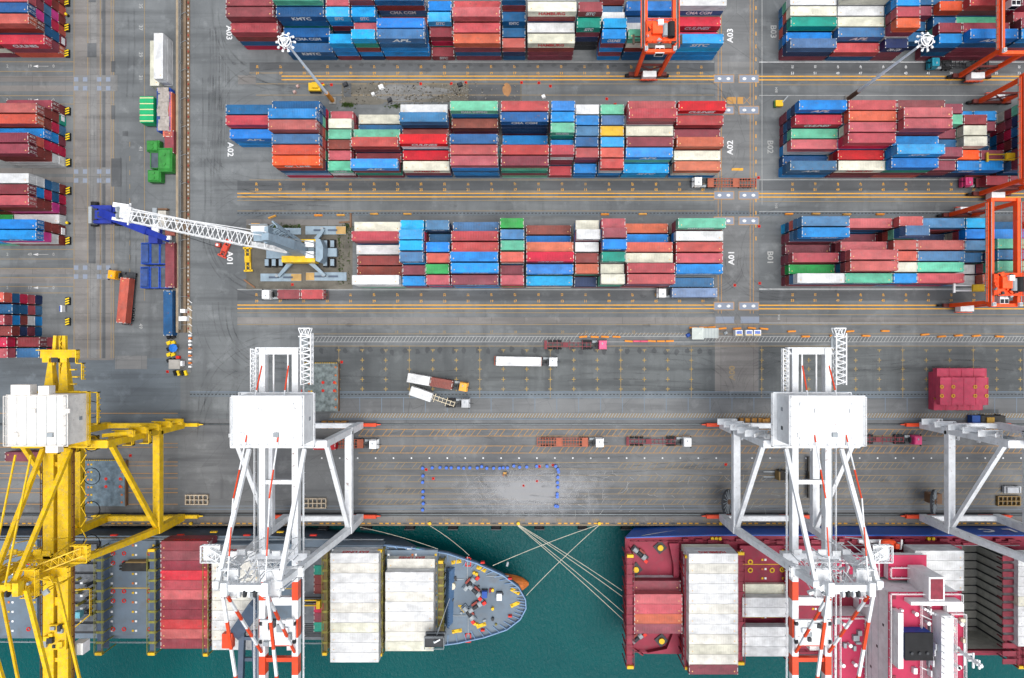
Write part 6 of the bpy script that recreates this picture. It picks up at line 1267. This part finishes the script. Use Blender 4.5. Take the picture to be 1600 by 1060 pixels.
# dark forklift-like spreader carrier under crane two
MK = mat('machine_black', '26241F', rust=.25, var=.3)
p = P(1265, 744); T = thing('telescopic_spreader', 'dark telescopic spreader frame standing under the second white crane', 'spreader', (p.x, p.y, 0), R(90)); m = MB()
for s_ in (-1, 1): m.beam((-5.5, s_ * .9, 1.4), (5.5, s_ * .9, 1.4), .5, .9, MK)
for i in range(9): m.beam((-5.5 + i * 1.37, -1.3, 1.5), (-5.5 + i * 1.37, 1.3, 1.5), .3, .5, MK)
m.box((0, 0, 2.1), (3, 2, 1), mat('rusty_frame', '8A7040', rust=.3)); m.build('frame', T); m = MB(); m.box((0, -2.3, 1.0), (6, 1.6, 1.6), MK); m.build('power_pack', T)
p = P(1222, 741); T = thing('forklift', 'black heavy forklift pointing west under the second white crane', 'forklift', (p.x, p.y, 0)); m = MB(); m.box((1, 0, 1.1), (5.4, 2.6, 1.5), MK); m.box((1.8, 0, 2.3), (2, 1.8, 1), MK); m.build('body', T)
m = MB()
for s_ in (-1, 1): m.beam((-5.2, s_ * .7, .35), (-1.6, s_ * .7, .35), .35, .15, GRYP)
m.build('fork', T); m = MB(); m.box((-1.9, 0, 1.8), (.4, 2.3, 3), mat('rusty_frame', '8A7040', rust=.3)); m.build('mast', T)
for x_ in (-.8, 2.9): wheelset(T, x_, 1.2, r=.6)
p = P(1537, 655.5); T = thing('straddle_loader', 'blue and black loader standing beside the landside crane rail', 'loader', (p.x, p.y, 0)); m = MB(); m.box((-3.6, 0, 1.4), (2.2, 2.6, 2), mat('loader_blue', '1C50A0')); m.box((1.2, 0, 1.3), (6.6, 2.4, 1.7), MK); m.box((.2, 0, 2.3), (2, 1.6, .6), mat('loader_yellow', 'B89030')); m.build('body', T)
for x_ in (-1.2, 3.4): wheelset(T, x_, 1.2, r=.7)
for gxp, lab in ((525, 'rusty orange gearbox unit parked by the first white crane rail'), (1180, 'rusty yellow machine unit parked by the second white crane rail')):
    p = P(gxp, 663 if gxp < 1000 else 663.5); m = MB(); ry = mat('rusty_yellow', 'A87420', rust=.45, var=.3, scale=1.2); m.box((0, 0, 1.0), (9.4 if gxp > 1000 else 7, 2.0, 1.6), ry)
    for i in range(5): m.box((-3.6 + i * 1.8, 0, 1.95), (.3, 2.1, .3), DARK)
    m.box((2, .3, 2), (1.6, 1.1, .6), ry); o = m.build('machine_unit'); o.location = (p.x + (0 if gxp < 1000 else 0), p.y + 2.6 * 0, .1); tag(o, lab, 'machine unit')
    if gxp > 1000: o.location.y += .9
# tents, kiosks, portable items near the A00 gate
p = P(1087, 521.5); m = MB(); m.add([(-1.6, -1.6, 2.4), (1.6, -1.6, 2.4), (1.6, 1.6, 2.4), (-1.6, 1.6, 2.4), (0, 0, 3.6)], [(0, 1, 4), (1, 2, 4), (2, 3, 4), (3, 0, 4), (3, 2, 1, 0)], mat('canopy_white', 'DCE4DC', var=.04))
for sx in (-1, 1):
    for sy in (-1, 1): m.beam((sx * 1.5, sy * 1.5, 0), (sx * 1.5, sy * 1.5, 2.4), .1, .1, GRYP)
o = m.build('canopy_tent'); o.location = (p.x, p.y, 0); tag(o, 'square white canopy tent joined to the grey cabin', 'tent')
p = P(1105.5, 521); m = MB(); m.box((0, 0, 1.2), (4.4, 2.5, 2.4), mat('cabin_grey', 'B8C0BC', var=.05)); m.box((0, 0, 2.46), (4.6, 2.7, .14), mat('cabin_grey', 'B8C0BC', var=.05))
for i in range(6): m.box((-2 + i * .8, 0, 2.55), (.06, 2.6, .05), GRYP)
m.box((0, -1.27, 1.3), (.9, .04, 1.8), GRYP); o = m.build('site_cabin'); o.location = (p.x, p.y, 0); tag(o, 'grey site cabin beside the white canopy tent', 'cabin')
for i, px in enumerate((1151, 1166.5, 1179.5)):
    p = P(px, 520.5); T = thing('portable_kiosk', ('west', 'middle', 'east')[i] + 'ernmost white kiosk with a blue roof panel'.replace('ernmost', '' if i == 1 else 'ernmost') + ' of the three', 'kiosk', (p.x, p.y, 0), 0, 'white kiosks with blue roof panels'); m = MB(); m.box((0, 0, 1.1), (1.9, 1.5, 2.2), WHITEC); m.build('booth', T); m = MB(); m.box((0, .1, 2.24), (1.4, .8, .06), mat('solar_blue', '1C58B8', rough=.2)); m.box((0, -.55, 2.23), (1.6, .25, .05), YLP); m.build('solar_panel', T)
def tiny(name, label, cat, px, py, fn, grp=None, deg=0.):
    p = P(px, py); m = MB(); fn(m); o = m.build(name); o.location = (p.x, p.y, .08); o.rotation_euler = (0, 0, R(deg)); tag(o, label, cat, grp); return o
BARY = mat('barrier_orange', 'E89018', var=.1)
def barrier(m, mm=BARY): m.box((0, 0, .15), (2.2, .5, .3), mm); m.box((0, 0, .5), (2.1, .25, .5), mm)
bl = [(911, 526.5), (929, 526.7), (945, 526.5), (963, 526.5), (1083, 512.5), (1098, 512.2), (1111, 511.7), (1128, 513.5), (1151, 513.6), (1174, 513), (1193, 514), (1236, 518), (1327, 518), (1382, 517.5), (1258, 526), (1302, 525.5), (1352, 525), (1444, 523), (1470, 526), (1496, 524.5), (1524, 525), (1560, 526), (982, 533.4), (1018, 533.2), (1032, 533.4), (1046, 533.2)]
for i, (a, b) in enumerate(bl): tiny('road_barrier', 'orange plastic road barrier beside the hatched walkway', 'road barrier', a, b, barrier, 'orange barriers along the hatched walkway', rnd.uniform(-6, 6))
for i, (a, b) in enumerate(((995, 533.4), (1006, 533.6))): tiny('road_barrier', 'pink road barrier between the orange ones on the walkway', 'road barrier', a, b, lambda m: barrier(m, mat('barrier_pink', 'D8506C')), 'pink barriers on the walkway')
for i, (a, b) in enumerate(((1232, 335), (1274, 334.6), (1322, 335.5), (1374, 335.5), (585, 334.8), (637, 334.9), (498, 337), (533, 336.7), (1004, 335), (945, 335.6), (400, 350.8), (426, 339.5))): tiny('road_barrier', 'faded yellow road barrier lying along the slotted drain', 'road barrier', a, b, lambda m: barrier(m, mat('barrier_faded', 'D0983C', var=.2) if i % 3 else BARY), 'faded barriers along the slotted drain', 20 if i == 11 else 0)
YB = mat('hazard_yellow', 'F4D000', var=.06)
for i, (a, b) in enumerate(((107, 5), (107, 45), (107, 85), (108, 175), (108.5, 215), (109, 255), (109, 299), (108.5, 377), (108, 471), (108, 503))):
    def hz(m):
        m.box((0, 0, .35), (1.1, 2.1, .7), BLACK)
        for j in range(3): m.box((0, -.65 + j * .65, .72), (1.15, .32, .08), YB, .35)
    tiny('hazard_block', 'black and yellow striped guard block at a gate block row end', 'guard block', a, b, hz, 'striped guard blocks by the crossing lane')
for i, (a, b) in enumerate(((103.5, 68), (103, 187), (104, 363), (104, 483))): tiny('bay_sign', ('small blue and white bay sign at the northwest gate block', 'small blue and white bay sign at the upper gate block', 'small blue and white bay sign at the middle gate block', 'small blue and white bay sign at the lower gate block')[i], 'sign', a, b, lambda m: (m.box((-.2, 0, 1.2), (.5, 1.8, 1.4), WHITEC), m.box((-.46, 0, 1.91), (.3, 1.5, .03), BLUEP)))
for i, (a, b) in enumerate(((107.5, 25.5), (109, 349.5))): tiny('safety_post', ('lone yellow and black post near the northwest gate block', 'lone yellow and black post near the middle gate block')[i], 'post', a, b, lambda m: (m.cyl((0, 0, 0), (0, 0, .9), .35, BLACK, 8), m.cyl((0, 0, .9), (0, 0, 1.3), .35, YB, 8)))
def island_stack(m):
    for j in range(5): m.box((0, -3.2 + j * 1.6, .4), (1.2, .9, .8), YB if j % 2 else BLACK, .4)
for i, (a, b) in enumerate(((266, 545), (272, 545))): tiny('chevron_barrier', ('western', 'eastern')[i] + ' column of yellow and black chevron blocks by the gate island', 'chevron barrier', a, b, island_stack)
tiny('chevron_barrier', 'dark chevron block row at the south tip of the gate island', 'chevron barrier', 284, 583, lambda m: [m.box((-1.6 + j * 1.0, 0, .4), (.6, 1.4, .8), YB if j % 2 else BLACK, .3) for j in range(4)] and None)
tiny('striped_kerb', 'white and orange striped kerb along the gate island', 'kerb', 298.3, 556, lambda m: [m.box((0, -3 + j * 1.0, .3), (.8, .5, .6), ORB if j % 2 else WHITEC) for j in range(7)] and None)
tiny('striped_kerb', 'short orange and white kerb piece north on the gate island', 'kerb', 298.3, 529, lambda m: [m.box((0, -.8 + j * .8, .3), (.8, .5, .6), ORB if j % 2 else WHITEC) for j in range(3)] and None)
tiny('gate_booth', 'grey gate booth with pale roof on the island tip', 'booth', 280, 569, lambda m: (m.box((0, 0, 1.2), (2.6, 2.2, 2.4), mat('booth_grey', 'A8A49C')), m.box((0, 0, 2.5), (3.0, 2.5, .2), mat('booth_grey', 'A8A49C')), m.box((1.7, .2, 1.6), (.7, 1.4, 1.4), WHITEC)))
tiny('parasol', 'bright blue parasol standing on the gate island', 'parasol', 276.5, 544, lambda m: (m.cyl((0, 0, 0), (0, 0, 2), .06, GRYP, 6), m.cyl((0, 0, 2), (0, 0, 2.6), 1.2, mat('parasol_blue', '2078D8', var=.03), 8, .1)))
tiny('cabinet', 'white equipment cabinet on the brown strip, northern one', 'cabinet', 290.5, 486.5, lambda m: m.box((0, 0, .9), (1.3, 1.0, 1.8), WHITEC) and None); tiny('cabinet', 'white equipment cabinet on the brown strip, longer southern one', 'cabinet', 290.5, 498.5, lambda m: m.box((0, 0, .9), (2.1, 1.2, 1.8), WHITEC) and None)
tiny('red_box', 'small red box on the gate island', 'box', 280.5, 558.5, lambda m: m.box((0, 0, .5), (1, .8, 1), REDP) and None)
# blue drums fencing off the spilled powder
DRM = mat('drum_blue', '1460C8', rough=.4, var=.06)
dl = [(661, 731), (676, 730.5), (688, 730), (698, 730.5), (705.5, 730.5), (717, 730.5), (725, 731), (734.5, 730.5), (746, 730.5), (753, 728.5), (761, 731), (771.5, 731), (781, 731), (786.5, 730.5), (793, 730.5), (803, 727.5), (812, 729.5), (823, 729), (838.5, 728), (854.5, 728), (868, 728), (871.5, 733), (872.5, 737), (871.5, 745), (871, 753.5), (871.5, 760.5), (870.5, 771), (870.5, 775.5), (868, 790), (871, 790.5), (661.5, 743), (661, 753), (661.5, 767.5), (661.5, 776.5), (662, 786), (661, 796)]
for i, (a, b) in enumerate(dl): tiny('plastic_drum', 'blue plastic drum in the line fencing the powder spill', 'drum', a, b, lambda m: (m.cyl((0, 0, 0), (0, 0, .95), .42, DRM, 12), m.cyl((0, 0, .95), (0, 0, 1.0), .33, DRM, 12)), 'blue drums round the powder spill')
def cone(m, c=REDP): m.cyl((0, 0, 0), (0, 0, .75), .32, c, 10, .05); m.box((0, 0, .03), (.7, .7, .06), c)
for i, (a, b) in enumerate(((666, 734), (677, 748), (843, 729), (864, 727), (839, 752), (818, 759), (504, 132), (518, 133), (657.5, 131.5), (705, 131), (728, 129.5), (815, 129.5), (842, 130), (860, 135), (948, 155), (961, 163.5), (534, 566), (1125, 402), (1148, 446), (1185, 278), (1186, 354), (1187, 443), (204, 712), (1134, 726), (457, 445), (262, 581))): tiny('traffic_cone', 'small red traffic cone on the yard surface', 'traffic cone', a, b, cone, 'red traffic cones about the yard')
# road works by the mast
tiny('mini_excavator', 'yellow mini excavator beside the foot of the white mast', 'excavator', 494, 139, lambda m: (m.box((0, 0, .9), (3.2, 2.1, 1.3), YLP), m.box((.3, .2, 1.9), (1.6, 1.5, .8), YLP), m.box((0, -1.1, .35), (3, .5, .7), BLACK), m.box((0, 1.1, .35), (3, .5, .7), BLACK), m.beam((1, 0, 1.5), (3, .3, 2.2), .4, .4, YLP)))
tiny('mini_excavator', 'small yellow and green machine between blocks B03 and B02', 'excavator', 1215, 164, lambda m: (m.box((0, 0, .8), (2, 1.6, 1.0), YLP), m.box((-.9, 0, .5), (.6, 1.8, .8), mat('machine_green', '3C7A40')), m.beam((.8, .2, 1.3), (2.2, 1.8, 1.6), .25, .25, GRYP)))
RB2 = mat('rubble', '6E6A60', var=.35, rough=.95, dirt=.3); rr = random.Random(3)
m = MB()
for i in range(520):
    x_, y_ = (rr.gauss(640, 50), rr.gauss(147, 8)) if i < 330 else ((rr.gauss(718, 8), rr.gauss(147, 8)) if i < 400 else (rr.uniform(536, 815), rr.uniform(131, 164))); p = P(x_, y_); s_ = rr.uniform(.08, .45); m.box((p.x, p.y, .06 + s_ / 3), (s_, s_ * rr.uniform(.6, 1.4), s_ * .8), (RB2, CONCM, DARK)[i % 3 if i % 7 == 0 else i % 2], rr.uniform(0, 3), taper=.6)
tag(m.build('rubble'), 'broken concrete rubble strewn over the torn-up ground', 'rubble', kind='stuff')
for a, b, lab, mm, s_ in ((596, 137, 'larger white sack on the torn-up ground', WHITEC, 1.2), (583.5, 148, 'smaller white sack on the torn-up ground', WHITEC, .8), (609, 157, 'dark square plate on the torn-up ground', DARK, 1.0), (849, 152, 'white bag standing near block A02', WHITEC, .9), (466, 136, 'red and white marker board beside the roadworks, upper one', mat('marker_board', 'C8A8A0'), .7), (461, 145, 'red and white marker board beside the roadworks, lower one', mat('marker_board', 'C8A8A0'), .7), (1075, 524, 'small blue motor pump near the canopy tent', BLUEP, .9), (1133, 520.5, 'small round grey tank near the kiosks', GRYP, .8), (540, 133, 'dark crate at the road works west end', DARK, 1.1), (719, 133, 'dark crate at the road works middle', DARK, 1.1)):
    tiny('sack' if 'sack' in lab or 'bag' in lab else ('marker_board' if 'board' in lab else ('crate' if 'crate' in lab else ('steel_plate' if 'plate' in lab else 'small_tank'))), lab, lab.split(' ')[-4] if False else ('sack' if 'sack' in lab or 'bag' in lab else 'site item'), a, b, lambda m: (m.box((0, 0, .35), (1.3 * s_, 1.2 * s_, .7), mm, .4, taper=.75), m.box((.1, 0, .75), (.6 * s_, .6 * s_, .3), mm, 1)))
tiny('timber_beam', 'brown curved timber lying southwest of the crane plot', 'timber', 391, 443, lambda m: (m.beam((-1.6, 1, .2), (0, -.2, .2), .35, .3, mat('timber', '8A6040')), m.beam((0, -.2, .2), (1.4, -1.2, .2), .35, .3, mat('timber', '8A6040')))); tiny('steel_beam', 'rusty T-shaped steel beams north of block A01', 'steel beam', 544, 345, lambda m: (m.beam((-2.4, -.6, .3), (.6, -.4, .3), .4, .4, mat('rusty_brown', '7A5A40', rust=.4)), m.beam((.8, -2, .3), (.8, 2, .3), .5, .5, mat('rusty_brown', '7A5A40', rust=.4))))

# ------------------------------------------------------------------ people
SKIN = mat('skin', 'B88060', rough=.6, var=.03); HAIR = mat('hair', '1A1614'); 
def person(label, px, py, deg, top, trous):
    """standing figure grown from one skinned skeleton"""
    J = [(0, 0, .95), (0, 0, 1.2), (0, 0, 1.42), (0, 0, 1.54), (.02, 0, 1.68), (0, .19, 1.4), (.04, .27, 1.12), (.2, .24, .92), (0, -.19, 1.4), (.05, -.27, 1.13), (.22, -.24, .95), (0, .1, .9), (.06, .12, .5), (.0, .12, .08), (.14, .13, .05), (0, -.1, .9), (-.03, -.12, .5), (-.1, -.12, .08), (.04, -.13, .05)]
    E = [(0, 1), (1, 2), (2, 3), (3, 4), (2, 5), (5, 6), (6, 7), (2, 8), (8, 9), (9, 10), (0, 11), (11, 12), (12, 13), (13, 14), (0, 15), (15, 16), (16, 17), (17, 18)]
    rad = [.15, .15, .17, .07, .11, .07, .05, .035, .07, .05, .035, .1, .065, .045, .045, .1, .065, .045, .045]
    me = bpy.data.meshes.new('person'); me.from_pydata(J, E, []); o = bpy.data.objects.new('person', me); COL.objects.link(o)
    sk = o.modifiers.new('skin', 'SKIN'); sb = o.modifiers.new('sub', 'SUBSURF'); sb.levels = sb.render_levels = 1
    for i, r_ in enumerate(rad): me.skin_vertices[0].data[i].radius = (r_, r_)
    me.skin_vertices[0].data[0].use_root = True; bpy.context.view_layer.update()
    m2 = bpy.data.meshes.new_from_object(o.evaluated_get(bpy.context.evaluated_depsgraph_get())); bpy.data.objects.remove(o)
    for mm in (trous, top, SKIN, HAIR): m2.materials.append(mm)
    for pl in m2.polygons:
        z = pl.center.z; pl.material_index = 3 if z > 1.72 else (2 if z > 1.5 or (abs(pl.center.y) > .21 and z < 1.0 and z > .8) else (1 if z > .95 else 0))
    o = bpy.data.objects.new('person', m2); COL.objects.link(o); p = P(px, py); o.location = (p.x, p.y, .08); o.rotation_euler = (0, 0, R(deg)); tag(o, label, 'person')
person('person in an orange vest and dark trousers beside the powder spill', 786.5, 741.5, 20, mat('vest_orange', 'F08020'), mat('trousers_dark', '20242C'))
person('person in a dark jacket standing just east of the orange vest', 791, 742, 190, mat('jacket_dark', '2A2A30'), mat('trousers_dark', '20242C'))
tiny('tool_cart', 'small yellow tool cart between the two workers at the spill', 'cart', 789, 739, lambda m: (m.box((0, 0, .4), (1.0, .6, .6), mat('cart_tan', 'C8984C')), m.beam((.5, 0, .6), (.9, 0, 1.0), .06, .5, DARK)))
